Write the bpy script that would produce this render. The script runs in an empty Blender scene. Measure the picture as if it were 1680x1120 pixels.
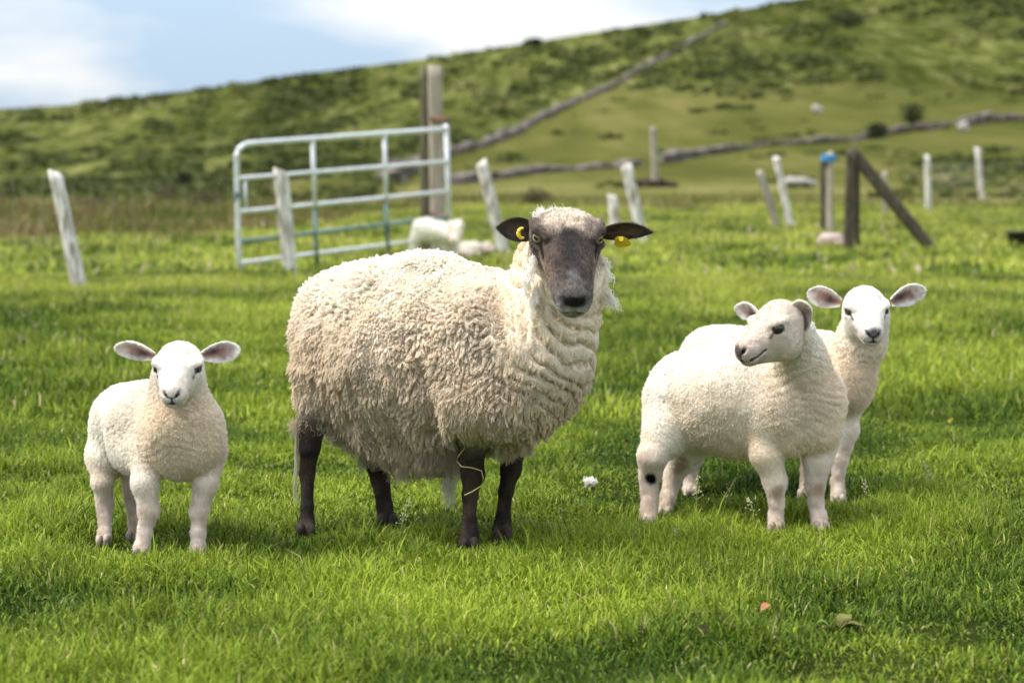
import bpy, math, random
import numpy as np
from mathutils import Vector, Matrix
from mathutils.kdtree import KDTree

# ------------------------------------------------------------------ camera, sky, sun, exposure
S = bpy.context.scene
R = math.radians
FPX = 3967.0                        # focal length in photo pixels (85 mm)
PITCH = R(4.397)
cam_d = bpy.data.cameras.new("camera")
cam = bpy.data.objects.new("camera", cam_d)
S.collection.objects.link(cam)
cam.location = (0, 0, 1.0)
cam.rotation_euler = (R(90) - PITCH, 0, 0)
cam_d.sensor_width = 36
cam_d.lens = FPX / 1680 * 36
cam_d.clip_start = 0.1
cam_d.clip_end = 6000
cam_d.dof.use_dof = True
cam_d.dof.focus_distance = 6.1
cam_d.dof.aperture_fstop = 4.2
S.camera = cam

SUN_EL, SUN_AZ = R(58), R(-98)      # azimuth from +Y (behind the animals), negative = left
sun_d = bpy.data.lights.new("sun", 'SUN')
sun_d.energy = 2.9
sun_d.angle = R(25)
sun_d.color = (1.0, 0.955, 0.89)
sun = bpy.data.objects.new("sun", sun_d)
S.collection.objects.link(sun)
sdir = Vector((math.sin(SUN_AZ) * math.cos(SUN_EL), math.cos(SUN_AZ) * math.cos(SUN_EL), math.sin(SUN_EL)))
sun.rotation_euler = sdir.to_track_quat('Z', 'Y').to_euler()
sun.location = (0, 0, 30)

world = bpy.data.worlds.new("World")
S.world = world
world.use_nodes = True
nt = world.node_tree
nt.nodes.clear()
wo = nt.nodes.new('ShaderNodeOutputWorld')
bg = nt.nodes.new('ShaderNodeBackground')
sky = nt.nodes.new('ShaderNodeTexSky')
sky.sky_type = 'NISHITA'
sky.sun_disc = False
sky.sun_elevation = SUN_EL
sky.sun_rotation = SUN_AZ
sky.air_density = 1.0
sky.dust_density = 1.2
tc = nt.nodes.new('ShaderNodeTexCoord')
mp = nt.nodes.new('ShaderNodeMapping')
mp.inputs['Scale'].default_value = (5.5, 5.5, 17.0)
mp.inputs['Location'].default_value = (2.3, 0.4, 0.55)
nz = nt.nodes.new('ShaderNodeTexNoise')
nz.inputs['Scale'].default_value = 1.0
nz.inputs['Detail'].default_value = 5.0
nz.inputs['Roughness'].default_value = 0.5
rp = nt.nodes.new('ShaderNodeValToRGB')
rp.color_ramp.elements[0].position = 0.42
rp.color_ramp.elements[1].position = 0.57
cl = nt.nodes.new('ShaderNodeMixRGB')
cl.inputs[1].default_value = (4.8, 6.4, 8.3, 1)     # thin high veil
cl.inputs[2].default_value = (9.2, 9.3, 9.5, 1)     # cloud
mx = nt.nodes.new('ShaderNodeMixRGB')
mx.inputs[0].default_value = 0.82
bg.inputs['Strength'].default_value = 0.1
L = nt.links.new
L(tc.outputs['Generated'], mp.inputs['Vector'])
L(mp.outputs['Vector'], nz.inputs['Vector'])
L(nz.outputs['Fac'], rp.inputs['Fac'])
L(rp.outputs['Color'], cl.inputs[0])
L(sky.outputs['Color'], mx.inputs[1])
L(cl.outputs['Color'], mx.inputs[2])
sx = nt.nodes.new('ShaderNodeSeparateXYZ')          # an overcast sky is about three times brighter overhead than at the horizon
mr = nt.nodes.new('ShaderNodeMapRange')
mr.inputs[1].default_value = 0.0; mr.inputs[2].default_value = 1.0
mr.inputs[3].default_value = 0.53; mr.inputs[4].default_value = 1.6
sc_ = nt.nodes.new('ShaderNodeVectorMath'); sc_.operation = 'SCALE'
L(tc.outputs['Generated'], sx.inputs[0])
L(sx.outputs['Z'], mr.inputs[0])
L(mx.outputs['Color'], sc_.inputs[0])
L(mr.outputs[0], sc_.inputs['Scale'])
L(sc_.outputs[0], bg.inputs['Color'])
L(bg.outputs['Background'], wo.inputs['Surface'])

S.view_settings.view_transform = 'Standard'
S.view_settings.look = 'None'
S.view_settings.gamma = 1
S.view_settings.exposure = 1.07
S.render.engine = 'CYCLES'
S.cycles.max_bounces = 8
S.cycles.diffuse_bounces = 4
S.cycles.transmission_bounces = 4
S.cycles.transparent_max_bounces = 6
S.render.hair_subdiv = 1

DO_GRASS = True
DO_FUR = True
DO_ANIMALS = True
COL = S.collection
rng = np.random.default_rng(7)
random.seed(7)

# ------------------------------------------------------------------ helpers
CAMP = np.array([0, 0, 1.0])
FV = np.array([0, math.cos(PITCH), -math.sin(PITCH)])
UV = np.array([0, math.sin(PITCH), math.cos(PITCH)])
XV = np.array([1.0, 0, 0])


def P(px, py, d):
    """point of the place seen at photo pixel (px, py), d metres away over the ground"""
    r = FV + XV * (px - 840) / FPX + UV * (560 - py) / FPX
    return CAMP + r * (d / r[1])


def RAD(rpx, d):
    return rpx * d / FPX


def gdist(py):
    return 1.0 / math.tan(PITCH + math.atan((py - 560) / FPX))


def _hash(ix, iy, iz, seed):
    h = (ix.astype(np.int64) * 374761393 + iy.astype(np.int64) * 668265263 + iz.astype(np.int64) * 1440662683 + seed * 974634777) & 0xffffffff
    h = ((h ^ (h >> 13)) * 1274126177) & 0xffffffff
    h = ((h ^ (h >> 16)) * 2246822519) & 0xffffffff
    return ((h ^ (h >> 15)) & 0xffff).astype(np.float64) / 65535.0


def vnoise(p, scale=1.0, seed=0):
    """value noise, -1..1"""
    q = np.asarray(p, dtype=np.float64) * scale
    i = np.floor(q)
    f = q - i
    f = f * f * f * (f * (f * 6 - 15) + 10)
    i = i.astype(np.int64)
    out = 0
    for dx in (0, 1):
        wx = f[..., 0] if dx else 1 - f[..., 0]
        for dy in (0, 1):
            wy = f[..., 1] if dy else 1 - f[..., 1]
            for dz in (0, 1):
                wz = f[..., 2] if dz else 1 - f[..., 2]
                out = out + wx * wy * wz * _hash(i[..., 0] + dx, i[..., 1] + dy, i[..., 2] + dz, seed)
    return out * 2 - 1


def fbm(p, scale, oct=3, seed=0):
    a, s, o, n = 1.0, scale, 0, 0
    for k in range(oct):
        o = o + a * vnoise(p, s, seed + k * 17)
        n += a
        a *= .5
        s *= 2.03
    return o / n


def norm(v):
    v = np.asarray(v, dtype=np.float64)
    return v / np.maximum(np.linalg.norm(v, axis=-1, keepdims=True), 1e-9)


def tag(o, label=None, cat=None, group=None, kind=None):
    if label: o['label'] = label
    if cat: o['category'] = cat
    if group: o['group'] = group
    if kind: o['kind'] = kind
    return o


def empty(name, loc):
    o = bpy.data.objects.new(name, None)
    o.empty_display_size = .1
    o.location = loc
    COL.objects.link(o)
    return o


def mesh_np(name, V, F, mat, parent=None, smooth=True, attrs=None):
    """V (n,3) world coordinates; F list of arrays of quads/tris"""
    V = np.asarray(V, dtype=np.float32)
    if parent is not None:
        V = V - np.array(parent.matrix_basis.translation if parent.parent is None else
                         parent.parent.matrix_basis.translation, dtype=np.float32)
    me = bpy.data.meshes.new(name)
    if not isinstance(F, (list, tuple)) or (len(F) and np.ndim(F[0]) == 1):
        if len({len(f) for f in F}) == 1:
            F = [np.asarray(F)]
        else:
            me.from_pydata([tuple(v) for v in V.tolist()], [], [tuple(int(i) for i in f) for f in F])
            F = None
    if F is not None:
        me.vertices.add(len(V))
        me.vertices.foreach_set('co', V.ravel())
        nl = sum(f.size for f in F)
        npoly = sum(len(f) for f in F)
        me.loops.add(nl)
        me.loops.foreach_set('vertex_index', np.concatenate([f.ravel() for f in F]).astype(np.int32))
        me.polygons.add(npoly)
        tot = np.concatenate([np.full(len(f), f.shape[1]) for f in F])
        st = np.concatenate([[0], np.cumsum(tot)[:-1]]).astype(np.int32)
        me.polygons.foreach_set('loop_start', st)
        me.update(calc_edges=True)
        me.validate()
    if smooth:
        me.polygons.foreach_set('use_smooth', np.ones(len(me.polygons), dtype=bool))
    for k, a in (attrs or {}).items():
        if a.ndim == 2:
            at = me.attributes.new(k, 'FLOAT_COLOR', 'POINT')
            b = np.ones((len(a), 4), dtype=np.float32)
            b[:, :3] = a[:, :3]
            at.data.foreach_set('color', b.ravel())
        else:
            at = me.attributes.new(k, 'FLOAT', 'POINT')
            at.data.foreach_set('value', a.astype(np.float32))
    me.update()
    o = bpy.data.objects.new(name, me)
    COL.objects.link(o)
    if mat: me.materials.append(mat)
    if parent is not None: o.parent = parent
    return o


def curves_np(name, pts, rad, col, mat, parent=None):
    """pts (n,k,3) world; rad (n,k) ; col (n,3)"""
    n, k, _ = pts.shape
    if parent is not None:
        pts = pts - np.array(parent.matrix_basis.translation)
    hc = bpy.data.hair_curves.new(name)
    hc.add_curves([k] * n)
    hc.attributes['position'].data.foreach_set('vector', pts.astype(np.float32).ravel())
    ra = hc.attributes.get('radius') or hc.attributes.new('radius', 'FLOAT', 'POINT')
    ra.data.foreach_set('value', rad.astype(np.float32).ravel())
    ca = hc.attributes.new('col', 'FLOAT_COLOR', 'CURVE')
    b = np.ones((n, 4), dtype=np.float32)
    b[:, :3] = col
    ca.data.foreach_set('color', b.ravel())
    hc.materials.append(mat)
    o = bpy.data.objects.new(name, hc)
    COL.objects.link(o)
    if parent is not None: o.parent = parent
    return o


# ------------------------------------------------------------------ materials
def newmat(name):
    m = bpy.data.materials.new(name)
    m.use_nodes = True
    t = m.node_tree
    b = t.nodes['Principled BSDF']
    return m, t, b


def attr_mat(name, rough=.9, spec=.2, transl=0.0, bump=None, noise=None, sheen=0):
    m, t, b = newmat(name)
    a = t.nodes.new('ShaderNodeAttribute')
    a.attribute_name = 'col'
    b.inputs['Roughness'].default_value = rough
    b.inputs['Specular IOR Level'].default_value = spec
    src = a.outputs['Color']
    if noise:
        g = t.nodes.new('ShaderNodeTexCoord')
        n = t.nodes.new('ShaderNodeTexNoise')
        n.inputs['Scale'].default_value = noise[0]
        n.inputs['Detail'].default_value = 5
        t.links.new(g.outputs['Object'], n.inputs['Vector'])
        mr = t.nodes.new('ShaderNodeMapRange')
        mr.inputs[1].default_value = .3; mr.inputs[2].default_value = .7
        mr.inputs[3].default_value = 1 - noise[1]; mr.inputs[4].default_value = 1 + noise[1]
        t.links.new(n.outputs['Fac'], mr.inputs[0])
        mu = t.nodes.new('ShaderNodeVectorMath'); mu.operation = 'SCALE'
        t.links.new(src, mu.inputs[0]); t.links.new(mr.outputs[0], mu.inputs['Scale'])
        src = mu.outputs[0]
    t.links.new(src, b.inputs['Base Color'])
    if bump:
        g2 = t.nodes.new('ShaderNodeTexCoord')
        n2 = t.nodes.new('ShaderNodeTexNoise')
        n2.inputs['Scale'].default_value = bump[0]
        n2.inputs['Detail'].default_value = 4
        t.links.new(g2.outputs['Object'], n2.inputs['Vector'])
        bp = t.nodes.new('ShaderNodeBump')
        bp.inputs['Distance'].default_value = bump[1]
        t.links.new(n2.outputs['Fac'], bp.inputs['Height'])
        t.links.new(bp.outputs[0], b.inputs['Normal'])
    if transl:
        tr = t.nodes.new('ShaderNodeBsdfTranslucent')
        t.links.new(src, tr.inputs['Color'])
        ms = t.nodes.new('ShaderNodeMixShader')
        ms.inputs[0].default_value = transl
        o = t.nodes['Material Output']
        t.links.new(b.outputs[0], ms.inputs[1]); t.links.new(tr.outputs[0], ms.inputs[2])
        t.links.new(ms.outputs[0], o.inputs['Surface'])
    return m


def noise_mat(name, c1, c2, scale, rough=.85, spec=.25, bump=0.0, stretch=(1, 1, 1), c3=None, metallic=0.0, lo=.35, hi=.65):
    m, t, b = newmat(name)
    g = t.nodes.new('ShaderNodeTexCoord')
    mp = t.nodes.new('ShaderNodeMapping')
    mp.inputs['Scale'].default_value = stretch
    n = t.nodes.new('ShaderNodeTexNoise')
    n.inputs['Scale'].default_value = scale
    n.inputs['Detail'].default_value = 7
    n.inputs['Roughness'].default_value = .62
    r = t.nodes.new('ShaderNodeValToRGB')
    r.color_ramp.elements[0].color = (*c1, 1); r.color_ramp.elements[0].position = lo
    r.color_ramp.elements[1].color = (*c2, 1); r.color_ramp.elements[1].position = hi
    if c3:
        e = r.color_ramp.elements.new(.5 * (hi + 1)); e.color = (*c3, 1)
    t.links.new(g.outputs['Object'], mp.inputs['Vector'])
    t.links.new(mp.outputs[0], n.inputs['Vector'])
    t.links.new(n.outputs['Fac'], r.inputs['Fac'])
    t.links.new(r.outputs['Color'], b.inputs['Base Color'])
    b.inputs['Roughness'].default_value = rough
    b.inputs['Specular IOR Level'].default_value = spec
    b.inputs['Metallic'].default_value = metallic
    if bump:
        bp = t.nodes.new('ShaderNodeBump')
        bp.inputs['Distance'].default_value = bump
        t.links.new(n.outputs['Fac'], bp.inputs['Height'])
        t.links.new(bp.outputs[0], b.inputs['Normal'])
    return m


M = {}
M['skin'] = attr_mat('sheep_hide', .85, .2, bump=(300, .002))
M['wool'] = attr_mat('wool_fibre', .95, .0, transl=.42)
M['hair'] = attr_mat('short_hair', .7, .25, transl=.12)
M['eye'] = attr_mat('eye_glass', .06, .6)
M['ear'] = attr_mat('ear_skin', .8, .2, transl=.2)
M['grass'] = attr_mat('grass_blade', .55, .10, transl=.28)
M['leaf'] = attr_mat('leaf', .7, .1, transl=.25)
M['tag'] = noise_mat('yellow_plastic', (.78, .55, .03), (.85, .62, .05), 60, .4, .4)
M['black'] = noise_mat('black_plastic', (.012, .012, .012), (.03, .028, .025), 12, .6)
M['post_white'] = noise_mat('lichened_timber', (.20, .165, .125), (.64, .60, .55), 8, .95, .1, .012, (5, 5, .5), (.78, .75, .71), lo=.40, hi=.56)
M['post_grey'] = noise_mat('weathered_timber', (.16, .13, .10), (.40, .36, .29), 9, .95, .1, .012, (4, 4, .5), (.5, .46, .38))
M['post_dark'] = noise_mat('tarred_timber', (.030, .024, .016), (.095, .08, .058), 9, .9, .15, .012, (4, 4, .5), (.15, .13, .10))
M['post_face'] = noise_mat('pale_timber_face', (.20, .165, .12), (.40, .345, .28), 8, .95, .1, .012, (4, 4, .4), (.55, .48, .4))
M['post_olive'] = noise_mat('shaded_timber', (.06, .055, .032), (.15, .135, .085), 9, .95, .1, .012, (4, 4, .5), (.2, .18, .12))  # olive tone holds the shade on the gate post's side face
M['steel'] = noise_mat('galvanised_steel', (.46, .46, .46), (.64, .64, .645), 14, .5, .5, 0, metallic=.25)
M['steel_green'] = noise_mat('mossy_steel', (.045, .10, .075), (.20, .26, .25), 7, .6, .4, 0, metallic=.2)
M['wire'] = noise_mat('fence_wire', (.14, .14, .125), (.26, .26, .24), 20, .5, .4, 0, metallic=.5)
M['stone'] = noise_mat('field_stone', (.060, .050, .040), (.22, .185, .16), .9, .95, .1, .05, (1, 1, 1), (.24, .215, .18))
M['pale_stone'] = noise_mat('pale_stone', (.20, .175, .15), (.40, .365, .33), 3, .95, .1, .02)
M['pink_stone'] = noise_mat('pinkish_stone', (.28, .20, .17), (.46, .36, .32), 4, .95, .1, .02)
M['soil'] = noise_mat('peaty_soil', (.018, .013, .009), (.075, .055, .035), 1.2, .95, .1, .05)
M['blue'] = noise_mat('blue_twine', (.03, .16, .36), (.06, .24, .46), 30, .7)
M['rust'] = noise_mat('rusty_iron', (.06, .03, .02), (.2, .11, .07), 25, .8)

# ------------------------------------------------------------------ terrain
RIDGE = np.array([(-3000, 230), (-1200, 225), (-400, 200), (0, 180), (110, 174), (300, 151), (490, 123), (700, 98), (860, 74), (1000, 51),
                  (1100, 37), (1230, 15), (1300, 2), (1500, -38), (1680, -75), (2400, -200), (3500, -300)], dtype=float)
GD = np.array([(46, 0.0), (60, .02), (100, .075), (150, .14), (220, .235), (300, .36), (400, .52), (520, .74), (620, .9), (700, 1.0), (760, 1.0)])


def terrain(x, y):
    x = np.asarray(x, float); y = np.asarray(y, float)
    p = np.stack([x, y, np.zeros_like(x)], -1)
    z = .014 * fbm(p, .55, 3, 3) + .06 * fbm(p, .09, 2, 9) * np.clip((y - 10) / 20, 0, 1)
    yy = np.maximum(y, 40)
    px = 840 + FPX * x / yy
    ridge = np.interp(px, RIDGE[:, 0], RIDGE[:, 1])
    g = np.interp(yy, GD[:, 0], GD[:, 1])
    row = 334 + (ridge - 334) * g
    zh = 1 - np.minimum(yy, 700) * (row - 255) / FPX
    zh = zh - np.clip((yy - 700) / 300, 0, 1) ** 2 * 12
    amp = np.clip((yy - 60) / 200, 0, 1)
    zh = zh + amp * (1.1 * fbm(p, .012, 3, 21) + .45 * fbm(p, .07, 3, 33)) * np.clip((720 - yy) / 300, .35, 1)
    w = np.clip((y - 44) / 12, 0, 1)
    w = w * w * (3 - 2 * w)
    return z * (1 - w) + zh * w


def tpoint(px, py, dmin=48, dmax=720):
    """where the sight line through a photo pixel meets the ground"""
    r = FV + XV * (px - 840) / FPX + UV * (560 - py) / FPX
    r = r / r[1]
    ds = np.concatenate([np.linspace(dmin, 200, 400), np.linspace(200.5, dmax, 700)])
    pts = CAMP[None] + r[None] * ds[:, None]
    tz = terrain(pts[:, 0], pts[:, 1])
    hit = np.nonzero(pts[:, 2] <= tz)[0]
    k = hit[0] if len(hit) else len(ds) - 1
    return np.array([pts[k, 0], pts[k, 1], tz[k]])


def roughness(X, Y):
    px = 840 + FPX * X / np.maximum(Y, 1)
    rowb = np.interp(px, [-600, 0, 300, 560, 660, 760], [410, 402, 393, 368, 346, 330])
    yb = 1.0 / np.tan(PITCH + np.arctan((rowb - 560) / FPX))
    yb = yb + 1.5 * vnoise(np.stack([X, Y * .3, X * 0], -1), .8, 3)
    w = np.clip((Y - yb) / 2.0, 0, 1) * np.clip((780 - px) / 80, 0, 1)
    edge = np.clip((Y - 46.5 - 1.5 * vnoise(np.stack([X, X * 0, X * 0], -1), .35, 8)) / 2, 0, 1)
    return np.maximum(w, edge)


def ground_sheet():
    ys = np.concatenate([np.linspace(-40, 2, 22)[:-1], np.linspace(2, 20, 121)[:-1], np.linspace(20, 60, 121)[:-1],
                         np.linspace(60, 200, 120)[:-1], np.linspace(200, 720, 230)[:-1], np.linspace(720, 1100, 20)])
    u = np.linspace(-1, 1, 301)
    u = np.sign(u) * np.abs(u) ** 1.7
    half = np.maximum(26, 20 + ys * .62)
    X = u[None] * half[:, None]
    Y = np.repeat(ys[:, None], len(u), 1)
    Z = terrain(X, Y)
    V = np.stack([X, Y, Z], -1).reshape(-1, 3)
    nr, nc = X.shape
    i = (np.arange(nr - 1)[:, None] * nc + np.arange(nc - 1)[None]).ravel()
    F = np.stack([i, i + 1, i + nc + 1, i + nc], -1)
    # plant cover: 'rough' 0 = grazed pasture, 1 = rough moor
    px = 840 + FPX * X / np.maximum(Y, 30)
    yy = np.maximum(Y, 30)
    row = 255 - (Z - 1) / yy * FPX
    w1 = np.interp(px, [-2000, 600, 740, 870, 1000, 1110, 1190, 1300, 1680, 3000], [330, 330, 250, 205, 145, 150, 160, 150, 165, 200])
    P3 = np.stack([X, Y, np.zeros_like(X)], -1)
    rough = np.clip((w1 - row + 14 * fbm(P3, .03, 3, 5)) / 26 + .35, 0, 1) * np.clip((yy - 48) / 10, 0, 1)
    left = np.clip((760 - px) / 160, 0, 1) * np.clip((yy - 50) / 6, 0, 1)
    rough = np.maximum(rough, left * (.55 + .45 * np.clip((290 - row) / 40, 0, 1)))
    band = np.exp(-((row - 312) / 13) ** 2) * (yy > 52)
    sdg_shade = np.clip((px - 1450) / 90, 0, 1) * np.clip((row - 248) / 12, 0, 1) * .8 + .7 * np.exp(-((row - 326) / 8) ** 2) * np.clip((px - 760) / 60, 0, 1)  # dark rushes at right; the low band is bank shadow put into the colour
    sdg_shade = np.clip(sdg_shade * (.75 + .6 * fbm(P3, .12, 3, 71)), 0, 1)
    o = mesh_np('ground', V, [F], None, attrs={'rough': rough.ravel(), 'band': band.ravel(), 'sedge_shade': (sdg_shade * (yy > 47)).ravel(),
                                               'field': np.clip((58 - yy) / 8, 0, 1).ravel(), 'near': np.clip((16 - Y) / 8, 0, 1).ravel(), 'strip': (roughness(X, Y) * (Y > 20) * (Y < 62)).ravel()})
    tag(o, kind='structure')
    m, t, b = newmat('pasture_and_moor')
    N = t.nodes.new; K = t.links.new
    geo = N('ShaderNodeNewGeometry')

    def noise(scale, st, detail=6, rough_=.6):
        mp_ = N('ShaderNodeMapping'); mp_.inputs['Scale'].default_value = st
        n_ = N('ShaderNodeTexNoise'); n_.inputs['Scale'].default_value = scale
        n_.inputs['Detail'].default_value = detail; n_.inputs['Roughness'].default_value = rough_
        K(geo.outputs['Position'], mp_.inputs['Vector']); K(mp_.outputs[0], n_.inputs['Vector'])
        return n_.outputs['Fac']

    def ramp(f, cols):
        r_ = N('ShaderNodeValToRGB')
        e = r_.color_ramp.elements
        e[0].position, e[0].color = cols[0][0], (*cols[0][1], 1)
        e[1].position, e[1].color = cols[-1][0], (*cols[-1][1], 1)
        for p_, c_ in cols[1:-1]:
            k_ = e.new(p_); k_.color = (*c_, 1)
        K(f, r_.inputs['Fac'])
        return r_.outputs['Color']

    def mix(f, a, b_):
        x_ = N('ShaderNodeMixRGB')
        K(f, x_.inputs[0]); K(a, x_.inputs[1]); K(b_, x_.inputs[2])
        return x_.outputs[0]

    def att(nm):
        a_ = N('ShaderNodeAttribute'); a_.attribute_name = nm
        return a_.outputs['Fac']

    turf = ramp(noise(.55, (1, .6, 1)), [(.3, (.06, .095, .010)), (.5, (.135, .175, .018)), (.7, (.22, .25, .036))])
    past = ramp(noise(.09, (1, .09, 1), 7), [(.32, (.044, .048, .012)), (.52, (.074, .075, .020)), (.7, (.115, .100, .036))])
    fine = ramp(noise(.34, (1, .085, .8), 10, .78), [(.36, (.022, .028, .007)), (.46, (.052, .060, .014)), (.55, (.098, .104, .030)), (.67, (.20, .18, .085))])
    big = ramp(noise(.022, (1, .12, 1), 4), [(.36, (.38, .42, .34)), (.60, (1.05, 1.05, 1.0))])
    mu = N('ShaderNodeMixRGB'); mu.blend_type = 'MULTIPLY'; mu.inputs[0].default_value = 1
    K(fine, mu.inputs[1]); K(big, mu.inputs[2])
    sedge_shade = ramp(noise(.4, (1, .15, 1), 6), [(.35, (.012, .018, .004)), (.65, (.055, .065, .012))])
    dead = ramp(noise(.35, (1, .2, 1), 6), [(.35, (.06, .06, .018)), (.5, (.14, .13, .042)), (.68, (.24, .20, .09))])
    hill = mix(att('rough'), past, mu.outputs[0])
    bm = N('ShaderNodeMath'); bm.operation = 'MULTIPLY'; bm.inputs[1].default_value = .62
    K(att('band'), bm.inputs[0])
    hill = mix(bm.outputs[0], hill, dead)
    colr = mix(att('field'), hill, turf)
    colr = mix(att('sedge_shade'), colr, sedge_shade)
    colr = mix(att('strip'), colr, dead)
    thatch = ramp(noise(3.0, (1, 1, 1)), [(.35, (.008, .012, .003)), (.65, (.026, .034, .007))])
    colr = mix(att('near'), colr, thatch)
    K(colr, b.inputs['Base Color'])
    b.inputs['Roughness'].default_value = .95
    b.inputs['Specular IOR Level'].default_value = 0.0
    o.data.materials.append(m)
    return o


ground = ground_sheet()

# ------------------------------------------------------------------ tubes, boxes, stones


class MB:
    def __init__(s):
        s.V = []; s.F = []

    def add(s, V, F):
        n = len(s.V)
        s.V += [tuple(v) for v in V]
        s.F += [tuple(i + n for i in f) for f in F]

    def tube(s, pts, rad, n=10, cap=True):
        pts = [np.asarray(p, float) for p in pts]
        rad = [rad] * len(pts) if np.isscalar(rad) else list(rad)
        V = []; F = []
        up = np.array([.12, .3, 1.0])
        for i, p in enumerate(pts):
            a = pts[max(i - 1, 0)]; b = pts[min(i + 1, len(pts) - 1)]
            t = norm(b - a)
            ref = up if abs(t @ norm(up)) < .95 else np.array([1.0, 0, 0])
            e1 = norm(np.cross(t, ref)); e2 = np.cross(t, e1)
            for k in range(n):
                q = 2 * math.pi * k / n
                V.append(p + rad[i] * (math.cos(q) * e1 + math.sin(q) * e2))
        for i in range(len(pts) - 1):
            for k in range(n):
                a = i * n + k; b = i * n + (k + 1) % n
                F.append((a, b, b + n, a + n))
        if cap:
            F.append(tuple(range(n))[::-1]); F.append(tuple((len(pts) - 1) * n + k for k in range(n)))
        s.add(V, F)

    def stone(s, c, r, seed, flat=.7):
        V = []; F = []
        n, m = 8, 5
        rr = np.random.default_rng(seed)
        ph = rr.uniform(0, 6.28, 6)
        V.append((c[0], c[1], c[2] + r[2]))
        for i in range(1, m):
            th = math.pi * i / m
            for k in range(n):
                q = 2 * math.pi * k / n
                d = np.array([math.sin(th) * math.cos(q), math.sin(th) * math.sin(q), math.cos(th)])
                d = np.sign(d) * np.abs(d) ** flat
                w = 1 + .16 * math.sin(2 * q + ph[0]) * math.sin(th) + .13 * math.sin(3 * q + ph[1] + 2 * th) + rr.uniform(-.07, .07)
                V.append((c[0] + d[0] * r[0] * w, c[1] + d[1] * r[1] * w, c[2] + d[2] * r[2] * w))
        V.append((c[0], c[1], c[2] - r[2]))
        for k in range(n):
            F.append((0, 1 + k, 1 + (k + 1) % n))
        for i in range(m - 2):
            for k in range(n):
                a = 1 + i * n + k; b = 1 + i * n + (k + 1) % n
                F.append((a, a + n, b + n, b))
        e = len(V) - 1
        for k in range(n):
            F.append((e, e - n + (k + 1) % n, e - n + k))
        s.add(V, F)

    def build(s, name, mat, parent=None, smooth=True):
        return mesh_np(name, np.array(s.V), s.F, mat, parent, smooth)


# ------------------------------------------------------------------ fence posts
def post_mesh(base, top, r, seed, square=False, slant=.25):
    rr = np.random.default_rng(seed)
    base = np.asarray(base, float); top = np.asarray(top, float)
    ax = top - base
    mb = MB()
    n = 14; rings = 18
    V = []; F = []
    t = norm(ax)
    e1 = norm(np.cross(t, [0, 1, 0.1])); e2 = np.cross(t, e1)
    ph = rr.uniform(0, 6.28, 4)
    for i in range(rings):
        u = i / (rings - 1)
        c = base + ax * u
        for k in range(n):
            q = 2 * math.pi * (k + .5) / n
            w = 1 + .07 * math.sin(3 * q + ph[0] + 2 * u) + .05 * math.sin(5 * q + ph[1]) + rr.uniform(-.02, .02) + .06 * math.sin(4 * u + ph[2]) - .08 * u
            a, b = math.cos(q), math.sin(q)
            if square:
                m_ = max(abs(a), abs(b)) ** .85
                a, b = a / m_ * .93, b / m_ * .93
            p = c + r * w * (a * e1 + b * e2)
            if i == rings - 1:
                p = p + t * r * slant * (a * math.cos(ph[3]) + b * math.sin(ph[3])) * 2 + t * rr.uniform(-.05, .05) * r
            V.append(p)
    for i in range(rings - 1):
        for k in range(n):
            a = i * n + k; b = i * n + (k + 1) % n
            F.append((a, b, b + n, a + n))
    V.append(top + t * r * .1)
    e = len(V) - 1
    for k in range(n):
        F.append(((rings - 1) * n + k, (rings - 1) * n + (k + 1) % n, e))
    mb.add(V, F)
    return mb


def post_at(tpx, bpx, w, mat, label, seed, row=None, lean=0.0, group=None, name='fence_post', cat='fence post'):
    d = gdist(row or bpx[1])
    base = P(bpx[0], bpx[1], d); top = P(tpx[0], tpx[1], d + lean)
    low = base - norm(top - base) * .18
    o = post_mesh(low, top, RAD(w / 2, d), seed).build(name, M[mat], None)
    tag(o, label, cat, group)
    return o, d


post_at((90, 283), (131, 476), 25, 'post_white', 'leaning grey-white fence post at the far left of the field beside the wire netting', 1)
post_at((460, 280), (476, 440), 24, 'post_white', 'whitish upright post seen through the left part of the metal gate', 2)
post_at((790, 266), (827, 412), 20, 'post_white', 'white leaning post just right of the tall gate post, behind the ewe', 3)
post_at((1005, 321), (1013, 404), 17, 'post_white', 'shortest white stub post beside the ear with the hanging yellow tag', 4)
post_at((1028, 273), (1054, 398), 19, 'post_white', 'white leaning post behind the ewe, right next to the short stub', 5)
post_at((1071, 210), (1074, 278), 12, 'post_grey', 'slim grey post standing alone on the hill slope beyond the field', 6, row=None if False else 352)
post_at((1246, 281), (1276, 376), 12, 'post_grey', 'thin greyish leaning post, left one of the close leaning pair', 7)
post_at((1273, 259), (1298, 376), 13, 'post_white', 'pale leaning post, right and taller one of the close leaning pair', 8)
post_at((1452, 283), (1452, 356), 9, 'post_grey', 'faint thin grey post seen below the diagonal brace', 9)
post_at((1521, 256), (1523, 346), 10, 'post_white', 'pale upright post right of the diagonal brace', 10)
post_at((1604, 243), (1611, 329), 10, 'post_white', 'pale post farthest right in the fence, leaning slightly left', 11)

# post with the blue twine round its head
d8 = gdist(384)
tw = empty('fence_post', P(1358, 384, d8))
tag(tw, 'split fence post with blue twine wrapped round its top', 'fence post')
post_mesh(P(1353, 395, d8), P(1354, 262, d8), RAD(7.5, d8), 31).build('post', M['post_dark'], tw)
post_mesh(P(1362, 395, d8 - .05), P(1361, 251, d8 - .05), RAD(7, d8), 32).build('post', M['post_face'], tw)
tm = MB()
for j in range(4):
    c = P(1359, 256 + j * 2.6, d8 - .04)
    tm.tube([c + np.array([math.cos(q), math.sin(q) * .9, .02 * math.sin(2 * q + j)]) * RAD(11, d8) for q in np.linspace(0, 6.28, 17)], .014, 6)
tm.build('twine', M['blue'], tw)

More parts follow.
